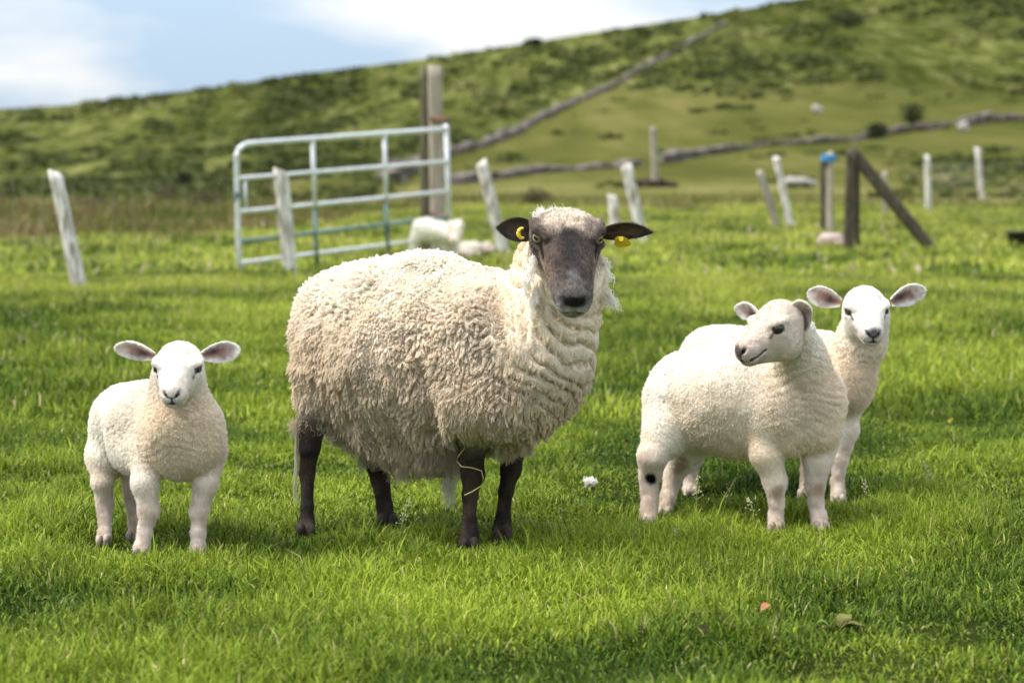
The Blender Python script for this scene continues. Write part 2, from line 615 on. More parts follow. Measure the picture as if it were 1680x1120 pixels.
# straining post with diagonal brace
ds = gdist(410)
sp = empty('straining_post', P(1397, 410, ds))
tag(sp, 'dark straining post with a long diagonal timber brace leaning against it', 'fence post')
post_mesh(P(1396, 425, ds), P(1400, 249, ds), RAD(13, ds), 41, True, .1).build('post', M['post_dark'], sp)
post_mesh(P(1535, 418, ds - .25), P(1396, 247, ds - .17), RAD(10.5, ds), 42, True, .1).build('brace', M['post_dark'], sp)

# ------------------------------------------------------------------ gate and its post
DL, DR = 21.0, 24.0


def gd(px):
    k = (px - 390) / 345.0
    return 1.0 / ((1 - k) / DL + k / DR)


def G(px, py, off=0.0):
    p = P(px, py, gd(px))
    return p + np.array([.0, -off, 0])


gate = empty('farm_gate', P(560, 430, gd(560)))
tag(gate, 'galvanised tubular metal field gate standing closed behind the ewe', 'gate')
mb = MB()
fr = [G(398, 447)] + [G(392 - 4 * k, 430 - 170 * k) for k in (.0, .35, .7, 1.0)]
fr += [G(387 + 26 * (1 - math.cos(q)), 260 - 25 * math.sin(q)) for q in np.linspace(.15, 1.5, 8)]
fr += [G(x, 235 - (x - 413) * 23.5 / 320) for x in np.linspace(430, 733, 8)]
mb.tube(fr, .024, 12)
mb.build('frame', M['steel'], gate)
mb = MB(); mb.tube([G(732, 204), G(735, 300), G(737, 392)], .024, 12); mb.build('stile', M['steel'], gate)
for (y0, y1, mt) in ((293, 265, 'steel'), (348, 314, 'steel'), (397, 356, 'steel_green'), (432, 389, 'steel')):
    mb = MB(); mb.tube([G(x, y0 + (y1 - y0) * (x - 390) / 345) for x in np.linspace(390, 735, 6)], .0205, 10)
    mb.build('rail', M[mt], gate)
for (x0, y0, x1, ym, y1) in ((513, 230, 520, 342, 436), (631, 221, 636, 330, 409)):
    mb = MB(); xm = x0 + (x1 - x0) * (ym - y0) / (y1 - y0)
    mb.tube([G(x0, y0, .02), G(xm, ym, .02)], .02, 10); up = mb.build('upright', M['steel'], gate)
    mb = MB(); mb.tube([G(xm, ym, .02), G(x1, y1, .02)], .0205, 10); mb.build('lower_upright', M['steel_green'], gate)
mb = MB(); mb.tube([G(402, 292), G(404, 348)], .014, 8); mb.build('latch_bar', M['steel'], gate)
mb = MB(); mb.tube([G(384, 330, .03), G(388, 318, .05), G(396, 322, .03)], .022, 8); mb.build('latch', M['steel_green'], gate)
dg = 24.3
gp = empty('gate_post', P(712, 421, dg))
tag(gp, 'tall weathered timber gate post the metal gate hangs on', 'gate post')
post_mesh(P(699, 440, dg + .1), P(697, 112, dg + .1), RAD(9.5, dg), 51, True, .08).build('shaded_side', M['post_olive'], gp)  # side face in shade, its darkness put into a second timber's colour
post_mesh(P(718, 440, dg), P(714, 109, dg), RAD(12.5, dg), 52, True, .1).build('lit_face', M['post_face'], gp)
mb = MB(); mb.tube([P(706, 194, dg - .10), P(735, 197, dg - .12), P(735, 207, dg - .12)], .03, 8); mb.build('hinge', M['rust'], gp)
mb = MB(); mb.tube([P(706, 352, dg - .10), P(738, 356, dg - .12), P(738, 366, dg - .12)], .03, 8); mb.build('hinge', M['rust'], gp)


# ------------------------------------------------------------------ wire netting
def netting(name, a, b, h0, h1, rows, step, label, sag=.03, rad=.0016):
    a = np.asarray(a, float); b = np.asarray(b, float)
    mb = MB()
    Lh = np.linalg.norm(b - a)
    for i in range(rows):
        z = h0 + (h1 - h0) * (i / (rows - 1)) ** 1.25
        mb.tube([a + (b - a) * u + np.array([0, .02 * math.sin(9 * u + i), z - sag * math.sin(math.pi * u) * (1 + .3 * math.sin(i)) + .012 * math.sin(23 * u + 2 * i)])
                 for u in np.linspace(0, 1, 17)], rad * (1.5 if i in (0, rows - 1) else 1), 5)
    n = int(Lh / step)
    for k in range(n + 1):
        u = k / n
        mb.tube([a + (b - a) * u + np.array([.02 * math.sin(k * 2.1 + 3 * v), .02 * math.sin(9 * u), h0 + (h1 - h0) * v - sag * math.sin(math.pi * u)]) for v in (0, .5, 1)], rad, 4)
    o = mb.build(name, M['wire'])
    tag(o, label, 'wire fence')
    return o


pl = P(108, 476, gdist(476)); pl[2] = 0
pf = P(-150, 500, gdist(500)); pf[2] = 0
netting('wire_netting', pf, pl, .05, .88, 7, .30, 'sagging wire netting running out of the picture left of the leaning post', .05, .0009)
pg_ = P(392, 446, gdist(446)); pg_[2] = 0
netting('wire_netting', pl + np.array([.06, 0, 0]), pg_ - np.array([.05, 0, 0]), .05, .80, 7, .30, 'slack wire netting between the leaning left post and the metal gate', .06, .0006)
a_ = P(1405, 408, ds); a_[2] = 0
b_ = P(1523, 346, gdist(346)); b_[2] = 0
c_ = P(1611, 329, gdist(329)); c_[2] = 0
e_ = P(1760, 322, gdist(322)); e_[2] = 0
netting('wire_netting', b_, c_, .05, .85, 7, .3, 'wire netting strung between the two pale posts on the right', .03, .0014)
netting('wire_netting', c_, e_, .05, .85, 7, .3, 'wire netting running out of the picture right of the farthest pale post', .03, .0014)


# ------------------------------------------------------------------ dry stone walls on the hill
def stone_wall(pix, height, label, seed):
    rr = np.random.default_rng(seed)
    pts = [tpoint(*p) for p in pix]
    dense = []
    for a, b in zip(pts[:-1], pts[1:]):
        n = max(2, int(np.linalg.norm(b - a) / 1.1))
        for k in range(n):
            dense.append(a + (b - a) * k / n)
    mb = MB()
    for i, p in enumerate(dense):
        q = dense[min(i + 1, len(dense) - 1)]
        gz = float(terrain(p[0], p[1]))
        hh = height * (1 + .25 * math.sin(i * .37) + .2 * math.sin(i * .11 + 1) + rr.uniform(-.15, .15))
        lay = 3
        for k in range(lay):
            r = np.array([rr.uniform(.5, .8), rr.uniform(.4, .6), hh / lay * rr.uniform(.5, .75)])
            mb.stone((p[0] + rr.uniform(-.2, .2), p[1] + rr.uniform(-.2, .2), gz + hh * (k + .4) / lay), r, int(rr.integers(1e9)), .8)
    o = mb.build('stone_wall', M['stone'])
    tag(o, label, 'stone wall')


stone_wall([(640, 302), (690, 278), (740, 254), (800, 238), (870, 206), (930, 176), (1000, 146), (1060, 111), (1110, 86), (1155, 60), (1192, 40)], .85,
           'long dry stone wall climbing diagonally up the hillside to the ridge', 3)
stone_wall([(745, 303), (830, 291), (950, 280), (1045, 272)], .42, 'low dry stone wall at the hill foot behind the ewe, left of the slim grey post', 4)
stone_wall([(1092, 268), (1150, 255), (1250, 241), (1340, 236), (1440, 224), (1510, 216), (1565, 209)], .65, 'dark dry stone wall running across the hill foot above the leaning posts', 5)
stone_wall([(1575, 208), (1620, 200), (1700, 198), (1800, 190)], .75, 'dark dry stone wall at the right edge above the farthest pale post', 6)


def rock(px, py, rx, rz, mat, label, seed, name='rock', near=None):
    if near:
        p = P(px, py, near); p[2] = float(terrain(p[0], p[1])); d = near
    else:
        p = tpoint(px, py); d = p[1]
    mb = MB()
    r = np.array([RAD(rx, d), RAD(rx, d) * .8, RAD(rz, d)])
    mb.stone((p[0], p[1], p[2] + r[2] * .6), r, seed, .85)
    mb.stone((p[0] + r[0] * .7, p[1] - r[1] * .4, p[2] + r[2] * .3), r * .6, seed + 1, .85)
    o = mb.build(name, M[mat])
    tag(o, label, 'rock')


rock(1339, 184, 9, 7, 'pale_stone', 'pale boulder alone on the green slope of the hill', 5)
rock(1580, 214, 9, 9, 'pale_stone', 'pale stone at the left end of the right-hand stone wall', 6)
rock(1308, 303, 24, 8, 'pale_stone', 'flat pale stone slab behind the taller leaning post', 7)
rock(1362, 402, 20, 13, 'pink_stone', 'pinkish boulder at the foot of the blue-topped post', 8, near=gdist(404))
rock(1205, 144, 6, 2.5, 'stone', 'small pale rock on the hill left of the lone boulder', 9)


def bank(px, py, w, h, mat, label, seed):
    p = tpoint(px, py); d = p[1]
    mb = MB()
    rr = np.random.default_rng(seed)
    for k in range(9):
        f = (k - 4) / 4.5
        r = np.array([RAD(w * .22, d), RAD(w * .2, d), RAD(h, d) * (1.1 - .6 * f * f) * rr.uniform(.8, 1.15)])
        mb.stone((p[0] + RAD(w * .5, d) * f, p[1] + rr.uniform(-.3, .3), p[2] + r[2] * .2), r, int(rr.integers(1e9)), .95)
    o = mb.build('earth_bank', M[mat])
    tag(o, label, 'earth bank')


bank(1068, 308, 70, 13, 'soil', 'dark peaty earth bank below the slim grey post', 1)
bank(146, 357, 52, 9, 'soil', 'black hollow peat bank right of the leaning left post', 2)


# ------------------------------------------------------------------ bushes: many small leaf faces through the volume
def leaf_cloud(c, r, n, size, cols, seed):
    rr = np.random.default_rng(seed)
    u = norm(rr.normal(size=(n, 3))) * (rr.random((n, 1)) ** .45)
    lump = 1 + .35 * vnoise(u * 1.0, 2.3, seed)
    p = np.asarray(c) + u * np.asarray(r) * lump[:, None]
    e1 = norm(rr.normal(size=(n, 3))); e2 = norm(np.cross(e1, rr.normal(size=(n, 3))))
    s = size * rr.uniform(.6, 1.4, (n, 1))
    V = np.stack([p - e1 * s, p + e2 * s * .45, p + e1 * s, p - e2 * s * .45], 1).reshape(-1, 3)
    F = np.arange(4 * n).reshape(n, 4)
    col = np.asarray(cols)[rr.integers(0, len(cols), n)] * rr.uniform(.75, 1.25, (n, 1))
    return V, F, np.repeat(col, 4, 0)


def bush(px, py, w, h, cols, label, seed, n=900):
    p = tpoint(px, py); d = p[1]
    root = empty('bush', p)
    tag(root, label, 'bush')
    V, F, c = leaf_cloud(p + np.array([0, 0, RAD(h * .55, d)]), (RAD(w / 2, d), RAD(w / 2, d), RAD(h * .55, d)), n, RAD(2.2, d), cols, seed)
    mesh_np('foliage', V, [F], M['leaf'], root, False, {'col': c})
    mb = MB()
    rr = np.random.default_rng(seed)
    for k in range(5):
        q = rr.uniform(-1, 1, 2)
        mb.tube([p - np.array([0, 0, .1]), p + np.array([q[0] * RAD(w * .2, d), q[1] * .2, RAD(h * .4, d)]), p + np.array([q[0] * RAD(w * .38, d), q[1] * .4, RAD(h * .8, d)])],
                [RAD(1.4, d), RAD(.9, d), RAD(.3, d)], 6)
    mb.build('stem', M['post_dark'], root)


DK = [(.03, .04, .014), (.05, .06, .02), (.022, .025, .012)]
BR = [(.12, .09, .045), (.07, .055, .025), (.16, .13, .06), (.05, .05, .02)]
bush(302, 306, 26, 22, DK, 'small dark bush on the slope left of the metal gate', 11)
bush(1496, 205, 46, 34, DK, 'dark bush straddling the wall line on the right of the hill', 12)
bush(1437, 228, 34, 26, DK, 'dark low bush in the wall above the diagonal brace', 13)
bush(275, 356, 40, 34, BR, 'brown withered thicket left of the gate at the field edge', 14)
bush(338, 350, 62, 24, BR, 'broad brownish thicket beside the gate latch at the field edge', 15)
bush(880, 338, 60, 26, BR + DK, 'dark brown scrub behind the ewe right of the white leaning post', 16)
bush(875, 76, 30, 11, DK, 'dark scrub breaking the ridge line of the hill', 17)
bush(1390, 46, 80, 26, DK, 'long dark scrub patch high on the hill at the right', 18)

# heather, bracken and rushes on the hill: a mass of low clumps
def heather():
    rr = np.random.default_rng(77)
    n = 15000
    px = rr.uniform(-500, 2200, n)
    ridge = np.interp(px, RIDGE[:, 0], RIDGE[:, 1])
    g = rr.random(n) ** .9
    yy = np.interp(g, GD[:, 1], GD[:, 0])
    yy = np.clip(yy + rr.normal(0, 2, n), 60, 690)
    X = (px - 840) / FPX * yy
    row = 334 + (ridge - 334) * g
    w1 = np.interp(px, [-2000, 600, 740, 870, 1000, 1110, 1190, 1300, 1680, 3000], [330, 330, 250, 205, 145, 150, 160, 150, 165, 200])
    p3 = np.stack([X, yy * .09, X * 0], 1)
    patch = fbm(p3, .10, 3, 61) + .5 * fbm(p3, .4, 2, 62)
    dens = np.clip((w1 - row) / 30 + .4, .05, 1) * np.clip(.25 + 1.1 * patch - .12 * np.clip((700 - px) / 300, 0, 1), .03, .8)
    dens = np.maximum(dens, .5 * np.clip((px - 1450) / 90, 0, 1) * np.clip((row - 245) / 15, 0, 1))
    k = rr.random(n) < dens
    X, yy, row, patch, g = X[k], yy[k], row[k], patch[k], g[k]
    n = len(X)
    Z = terrain(X, yy)
    s = (.35 + .0042 * yy) * rr.uniform(.5, 1.35, n)
    hgt = s * rr.uniform(.14, .36, n) * np.clip((1.0 - g) / .08, .35, 1)
    m = 14
    u = norm(rr.normal(size=(n, m, 3))); u[..., 2] = np.abs(u[..., 2])
    c = np.stack([X, yy, Z], 1)[:, None] + u * np.stack([s, s, hgt], 1)[:, None] * rr.uniform(.6, 1, (n, m, 1))
    e1 = norm(rr.normal(size=(n, m, 3))); e2 = norm(np.cross(e1, rr.normal(size=(n, m, 3))))
    q = (s[:, None] * rr.uniform(.25, .5, (n, m)))[..., None]
    e1[..., 2] *= .7; e2[..., 2] *= .7
    V = np.stack([c - e1 * q, c + e2 * q * .6, c + e1 * q, c - e2 * q * .6], 2).reshape(-1, 3)
    F = np.arange(len(V)).reshape(-1, 4)
    pal = np.array([(.050, .060, .016), (.068, .080, .020), (.098, .108, .026), (.14, .138, .042), (.20, .18, .08)])
    ci = np.clip((2.1 - 2.6 * patch + rr.normal(0, .9, n)), 0, 4).astype(int)
    col = pal[ci][:, None] * rr.uniform(.75, 1.25, (n, m, 1))
    col = np.repeat(col.reshape(-1, 3), 4, 0)
    o = mesh_np('heather', V, [F], M['leaf'], None, False, {'col': col})
    tag(o, 'mottled heather and rough grass clumps covering the hillside', 'heather', kind='stuff')


heather()

# dark trough at the right edge
dt = gdist(407)
tr = P(1677, 406, dt); tr[2] = float(terrain(tr[0], tr[1]))
mb = MB()
w_, l_, h_ = .11, .15, .15
for (s0, s1, z0, z1) in ((1, 1.12, 0, h_), (1.12, 1.0, h_, h_), (1.0, .85, h_, .02)):
    pass
ring = []
for (sc, z) in ((.9, -.02), (1.05, h_ - .01), (1.14, h_ - .008), (1.14, h_ + .012), (1.02, h_ + .012), (.86, .02)):
    ring.append([tr + np.array([math.copysign(abs(math.cos(q)) ** .5, math.cos(q)) * l_ * sc, math.copysign(abs(math.sin(q)) ** .5, math.sin(q)) * w_ * sc, z]) for q in np.linspace(0, 2 * math.pi, 25)[:-1]])
V = [p for r_ in ring for p in r_]
F = []
for i in range(len(ring) - 1):
    for k in range(24):
        F.append((i * 24 + k, i * 24 + (k + 1) % 24, (i + 1) * 24 + (k + 1) % 24, (i + 1) * 24 + k))
F.append(tuple(range(24))[::-1]); F.append(tuple(5 * 24 + k for k in range(24)))
mb.add(V, F)
tag(mb.build('feed_trough', M['black']), 'small black feed trough in the grass at the right edge', 'trough')


# ------------------------------------------------------------------ animals: one continuous surface grown from a distance field
def cone(a, b, ra, rb, k, col, wool=0.0, tagv='body', fold=0.0, sub=False):
    return dict(t='c', a=np.asarray(a, float), b=np.asarray(b, float), ra=ra, rb=rb, k=k, col=col, wool=wool, tag=tagv, fold=fold, sub=sub)


def ell(c, r, Rm, k, col, wool=0.0, tagv='body', fold=0.0, sub=False):
    return dict(t='e', c=np.asarray(c, float), r=np.asarray(r, float), R=np.asarray(Rm, float), k=k, col=col, wool=wool, tag=tagv, fold=fold, sub=sub)


def pd(pr, X):
    if pr['t'] == 'c':
        ba = pr['b'] - pr['a']
        L2 = max(ba @ ba, 1e-12)
        t = np.clip(((X - pr['a'].astype(X.dtype)) @ ba.astype(X.dtype)) / L2, 0, 1)
        q = X - pr['a'].astype(X.dtype) - t[..., None] * ba.astype(X.dtype)
        return np.sqrt((q * q).sum(-1)) - (pr['ra'] + (pr['rb'] - pr['ra']) * t)
    q = (X - pr['c'].astype(X.dtype)) @ pr['R'].astype(X.dtype)
    r = pr['r'].astype(X.dtype)
    k0 = np.sqrt(((q / r) ** 2).sum(-1))
    k1 = np.sqrt(((q / (r * r)) ** 2).sum(-1))
    return k0 * (k0 - 1) / np.maximum(k1, 1e-9)


def pbox(pr):
    if pr['t'] == 'c':
        m = max(pr['ra'], pr['rb'])
        return np.minimum(pr['a'], pr['b']) - m, np.maximum(pr['a'], pr['b']) + m
    m = np.sqrt(((pr['R'] * pr['r'][None]) ** 2).sum(1))
    return pr['c'] - m, pr['c'] + m


def grow(prims, h):
    lo = np.min([pbox(p)[0] for p in prims if not p['sub']], 0) - 4 * h
    hi = np.max([pbox(p)[1] for p in prims if not p['sub']], 0) + 4 * h
    n = np.ceil((hi - lo) / h).astype(int) + 1
    D = np.full(n, .08, dtype=np.float32)
    ax = [lo[i] + np.arange(n[i]) * h for i in range(3)]
    for pr in prims:
        a, b = pbox(pr)
        pad = pr['k'] + .02
        i0 = np.clip(np.floor((a - pad - lo) / h).astype(int), 0, n - 1)
        i1 = np.clip(np.ceil((b + pad - lo) / h).astype(int) + 1, 1, n)
        sl = tuple(slice(i0[i], i1[i]) for i in range(3))
        g = np.stack(np.meshgrid(*[ax[i][sl[i]].astype(np.float32) for i in range(3)], indexing='ij'), -1)
        d = pd(pr, g).astype(np.float32)
        o = D[sl]
        k = pr['k']
        if pr['sub']:
            d = -d
            hh = np.maximum(k - np.abs(o - d), 0) / k
            D[sl] = np.maximum(o, d) + hh * hh * k * .25
        else:
            hh = np.maximum(k - np.abs(o - d), 0) / k
            D[sl] = np.minimum(o, d) - hh * hh * k * .25
    return nets(D, lo, h)


def nets(D, lo, h):
    ins = D < 0
    nx, ny, nz = D.shape
    c = [ins[i:nx - 1 + i, j:ny - 1 + j, k:nz - 1 + k] for i in (0, 1) for j in (0, 1) for k in (0, 1)]
    s = sum(x.astype(np.int8) for x in c)
    cell = (s > 0) & (s < 8)
    I = np.argwhere(cell)
    idx = np.full(cell.shape, -1, dtype=np.int64)
    idx[cell] = np.arange(len(I))
    offs = [(i, j, k) for i in (0, 1) for j in (0, 1) for k in (0, 1)]
    vals = np.stack([D[I[:, 0] + o[0], I[:, 1] + o[1], I[:, 2] + o[2]] for o in offs], 1)
    acc = np.zeros((len(I), 3)); cnt = np.zeros(len(I))
    for a in range(8):
        for b in range(a + 1, 8):
            oa, ob = np.array(offs[a]), np.array(offs[b])
            if np.abs(oa - ob).sum() != 1: continue
            va, vb = vals[:, a], vals[:, b]
            m = (va < 0) != (vb < 0)
            t = np.where(m, va / np.where(m, va - vb, 1), 0)
            acc += m[:, None] * (oa + t[:, None] * (ob - oa)); cnt += m
    V = lo + (I + acc / cnt[:, None]) * h
    Fs = []
    for axi in range(3):
        a = [slice(None)] * 3; b = [slice(None)] * 3
        a[axi] = slice(0, -1); b[axi] = slice(1, None)
        A, B = ins[tuple(a)], ins[tuple(b)]
        e = np.argwhere(A != B)
        u, v = [(1, 2), (2, 0), (0, 1)][axi]
        e = e[(e[:, u] > 0) & (e[:, v] > 0) & (e[:, u] < D.shape[u] - 1) & (e[:, v] < D.shape[v] - 1)]
        fl = A[e[:, 0], e[:, 1], e[:, 2]]

        def q(du, dv):
            f = e.copy(); f[:, u] += du; f[:, v] += dv
            return idx[f[:, 0], f[:, 1], f[:, 2]]
        Q = np.stack([q(-1, -1), q(0, -1), q(0, 0), q(-1, 0)], 1)
        Q[~fl] = Q[~fl][:, ::-1]
        Fs.append(Q)
    F = np.concatenate(Fs)
    F = F[(F >= 0).all(1)]
    return V, F


def edges_of(F):
    E = np.concatenate([F[:, [0, 1]], F[:, [1, 2]], F[:, [2, 3]], F[:, [3, 0]]])
    return E


def smooth(V, F, it=2, lam=.5, mu=-.52):
    E = edges_of(F)
    n = len(V)
    deg = np.bincount(E[:, 0], minlength=n) + np.bincount(E[:, 1], minlength=n)
    for k in range(it * 2):
        A = np.zeros_like(V)
        for c in range(3):
            A[:, c] = np.bincount(E[:, 0], V[E[:, 1], c], n) + np.bincount(E[:, 1], V[E[:, 0], c], n)
        V = V + (lam if k % 2 == 0 else mu) * (A / np.maximum(deg, 1)[:, None] - V)
    return V


def vnormals(V, F):
    fn = np.cross(V[F[:, 2]] - V[F[:, 0]], V[F[:, 3]] - V[F[:, 1]])
    N = np.zeros_like(V)
    for k in range(4):
        for c in range(3):
            N[:, c] += np.bincount(F[:, k], fn[:, c], len(V))
    return norm(N)


def blend(prims, V):
    add = [p for p in prims if not p['sub']]
    Dm = np.stack([pd(p, V) for p in add], 1)
    w = np.exp(-np.clip(Dm - Dm.min(1, keepdims=True), 0, 1) / .013)
    w /= w.sum(1, keepdims=True)
    col = w @ np.array([p['col'] for p in add])
    wool = w @ np.array([p['wool'] for p in add])
    fold = w @ np.array([p['fold'] for p in add])
    head = w @ np.array([1.0 if p['tag'] == 'head' else 0 for p in add])
    leg = w @ np.array([1.0 if p['tag'] == 'leg' else 0 for p in add])
    return col, wool, fold, head, leg


def segd(V, a, b):
    a = np.asarray(a); b = np.asarray(b)
    ba = b - a
    t = np.clip((V - a) @ ba / max(ba @ ba, 1e-12), 0, 1)
    return np.linalg.norm(V - a - t[:, None] * ba, axis=1)


def paint(col, V, spots):
    for (a, b, r, soft, c) in spots:
        w = np.clip((r + soft - segd(V, a, b)) / soft, 0, 1)[:, None]
        w = w * w * (3 - 2 * w)
        col = col * (1 - w) + np.asarray(c) * w
    return col


class Head:
    """local: -y = nose, +z = crown, +x = picture right when it faces the viewer; unit = head length"""

    def __init__(s, anchor, local, yaw, pitch, roll, size, short=1.0, wide=1.0):
        rz = np.array([[math.cos(yaw), -math.sin(yaw), 0], [math.sin(yaw), math.cos(yaw), 0], [0, 0, 1]])
        rx = np.array([[1, 0, 0], [0, math.cos(pitch), -math.sin(pitch)], [0, math.sin(pitch), math.cos(pitch)]])
        ry = np.array([[math.cos(roll), 0, math.sin(roll)], [0, 1, 0], [-math.sin(roll), 0, math.cos(roll)]])
        s.R = rz @ ry @ rx
        s.s = size; s.short = short; s.wide = wide
        s.o = np.zeros(3)
        s.o = np.asarray(anchor) - s.w(local)

    def f(s, p):
        y = p[1]
        if y < -.35: y = -.35 + (y + .35) * s.short
        return np.array([p[0] * s.wide, y, p[2]])

    def w(s, p):
        return s.o + s.R @ (s.f(p) * s.s)

    def dir(s, v):
        return s.R @ np.asarray(v, float)

    def prims(s, c_face, c_top, c_muz, wool_face, wool_top, muzzle=1.0, lamb=False):
        z = s.s; R_ = s.R
        r3 = lambda a: np.array(a) * z
        H = 'head'
        q = 1.0 if not lamb else 1.12
        o = []
        o.append(ell(s.w((0, -.20, .0)), r3((.285, .27, .26)), R_, .02, c_top, wool_top, H) if lamb else ell(s.w((0, -.275, -.005)), r3((.275, .20, .17)), R_, .02, c_top, wool_top, H))
        o.append(ell(s.w((0, -.34, .03)), r3((.285, .19, .16)), R_, .02, c_face, wool_face, H))
        for x in (-1, 1):
            o.append(cone(s.w((x * .085, -.40, -.02)), s.w((x * .045, -.86, -.055)), .160 * z, .103 * z * muzzle, .02, c_face, wool_face, H))
            o.append(cone(s.w((x * .055, -.34, .095)), s.w((x * .030, -.86, .022)), .095 * z, .068 * z * muzzle, .015, c_face, wool_face, H))
            o.append(ell(s.w((x * .155, -.32, -.13 - (.05 if lamb else 0))), r3((.12 * q, .19, .16 + (.03 if lamb else 0))), R_, .025, c_face, wool_face, H))
            o.append(cone(s.w((x * .185, -.475, .118)), s.w((x * .255, -.40, .126)), .026 * z, .032 * z, .010, c_face, wool_face * .8, H))
            o.append(cone(s.w((x * .255, -.40, .122)), s.w((x * .275, -.28, .10)), .032 * z, .03 * z, .015, c_face, wool_face, H))
            o.append(cone(s.w((x * .20, -.49, .0)), s.w((x * .28, -.40, -.012)), .022 * z, .028 * z, .008, c_face, wool_face * .8, H))
            o.append(cone(s.w((x * .075, -.82, -.07)), s.w((x * .062, -.925, -.078)), .075 * z * muzzle, .066 * z * muzzle, .01, c_muz, wool_face * .6, H))
            o.append(cone(s.w((x * .05, -.28, -.20 - (.10 if lamb else 0))), s.w((x * .03, -.83, -.14)), .12 * z, .07 * z, .025, c_face, wool_face, H))
        o.append(ell(s.w((0, -.915, -.005)), r3((.125 * muzzle, .075, .075)), R_, .012, c_muz, wool_face * .5, H))
        o.append(ell(s.w((0, -.875, -.16)), r3((.10 * muzzle, .095, .048)), R_, .01, c_muz, wool_face * .5, H))
        for x in (-1, 1):
            o.append(cone(s.w((x * .035, -.985, -.035)), s.w((x * .100, -.965, .026)), .016 * z, .024 * z, .006, c_muz, 0, H, sub=True))
            o.append(cone(s.w((x * .168, -.70, -.105)), s.w((x * .115, -.925, -.124)), .008 * z, .014 * z, .005, c_muz, 0, H, sub=True))
            o.append(cone(s.w((x * .115, -.925, -.124)), s.w((0, -.995, -.128)), .014 * z, .014 * z, .005, c_muz, 0, H, sub=True))
            o.append(ell(s.w((x * .285, -.455, .058)), r3((.05, .06, .040)), R_, .006, c_face, 0, H, sub=True))
        o.append(cone(s.w((0, -1.0, -.05)), s.w((0, -1.0, -.11)), .009 * z, .009 * z, .006, c_muz, 0, H, sub=True))
        return o

    def spots(s, dark, mouth_c, lip=None, tear=True, rim=None):
        z = s.s; sp = []
        if lip is not None:
            sp.append((s.w((0, -.90, -.01)), s.w((0, -1.0, .0)), .050 * z, .055 * z, lip))
        for x in (-1, 1):
            sp.append((s.w((x * .035, -.985, -.035)), s.w((x * .098, -.975, .022)), .018 * z, .018 * z, dark))
            sp.append((s.w((x * .172, -.70, -.105)), s.w((x * .115, -.935, -.124)), .012 * z, .014 * z, mouth_c))
            sp.append((s.w((x * .115, -.935, -.124)), s.w((0, -.995, -.128)), .020 * z, .014 * z, mouth_c))
            sp.append((s.w((x * .235, -.42, .057)), s.w((x * .255, -.40, .057)), .055 * z, .022 * z, rim if rim is not None else dark))
            if tear:
                sp.append((s.w((x * .232, -.47, .045)), s.w((x * .200, -.565, .0)), .013 * z, .018 * z, dark))
        sp.append((s.w((0, -1.0, -.03)), s.w((0, -1.0, -.115)), .010 * z, .012 * z, dark))
        return sp

    def eyes(s, root, amber, size=.056, lift=.05):
        for x in (-1, 1):
            c = s.w((x * .232, -.41, .056))
            out = norm(s.dir((x * .68, -.70, lift)))
            up = norm(s.dir((0, -.25, 1)) - out * (s.dir((0, -.25, 1)) @ out))
            rt = np.cross(up, out)
            r = size * s.s
            n, m = 24, 16
            V = [c + out * r]; ang = [(0, 0, 1)]
            for i in range(1, m):
                th = math.pi * i / m
                for k in range(n):
                    q = 2 * math.pi * k / n
                    l = np.array([math.sin(th) * math.cos(q), math.sin(th) * math.sin(q), math.cos(th)])
                    V.append(c + r * (l[0] * rt + l[1] * up + l[2] * out)); ang.append(l)
            V.append(c - out * r); ang.append((0, 0, -1))
            F = [(0, 1 + k, 1 + (k + 1) % n) for k in range(n)]
            for i in range(m - 2):
                F += [(1 + i * n + k, 1 + (i + 1) * n + k, 1 + (i + 1) * n + (k + 1) % n, 1 + i * n + (k + 1) % n) for k in range(n)]
            e = len(V) - 1
            F += [(e, e - n + (k + 1) % n, e - n + k) for k in range(n)]
            A = np.array(ang)
            col = np.tile(np.array([.02, .016, .012]), (len(A), 1))
            if amber is not None:
                iris = (A[:, 2] > .55)
                col[iris] = amber
                pup = (np.abs(A[:, 1]) < .2) & (np.abs(A[:, 0]) < .5) & (A[:, 2] > 0)
                col[pup] = (.006, .005, .005)
            mesh_np('eye', np.array(V), F, M['eye'], root, True, {'col': col})


def sample(V, F, wgt, n, rr):
    """n points on the surface, with triangle corner ids and barycentric weights"""
    T = np.concatenate([F[:, [0, 1, 2]], F[:, [0, 2, 3]]])
    ar = np.linalg.norm(np.cross(V[T[:, 1]] - V[T[:, 0]], V[T[:, 2]] - V[T[:, 0]]), axis=1)
    w = ar * wgt[T].mean(1)
    cs = np.cumsum(w)
    t = np.searchsorted(cs, rr.random(n) * cs[-1])
    t = np.minimum(t, len(T) - 1)
    a = np.sqrt(rr.random(n)); b = rr.random(n)
    B = np.stack([1 - a, a * (1 - b), a * b], 1)
    return T[t], B


def interp(A, T, B):
    if A.ndim == 1: return (A[T] * B).sum(1)
    return (A[T] * B[..., None]).sum(1)


def tangent(v, n):
    return v - n * (v * n).sum(1, keepdims=True)


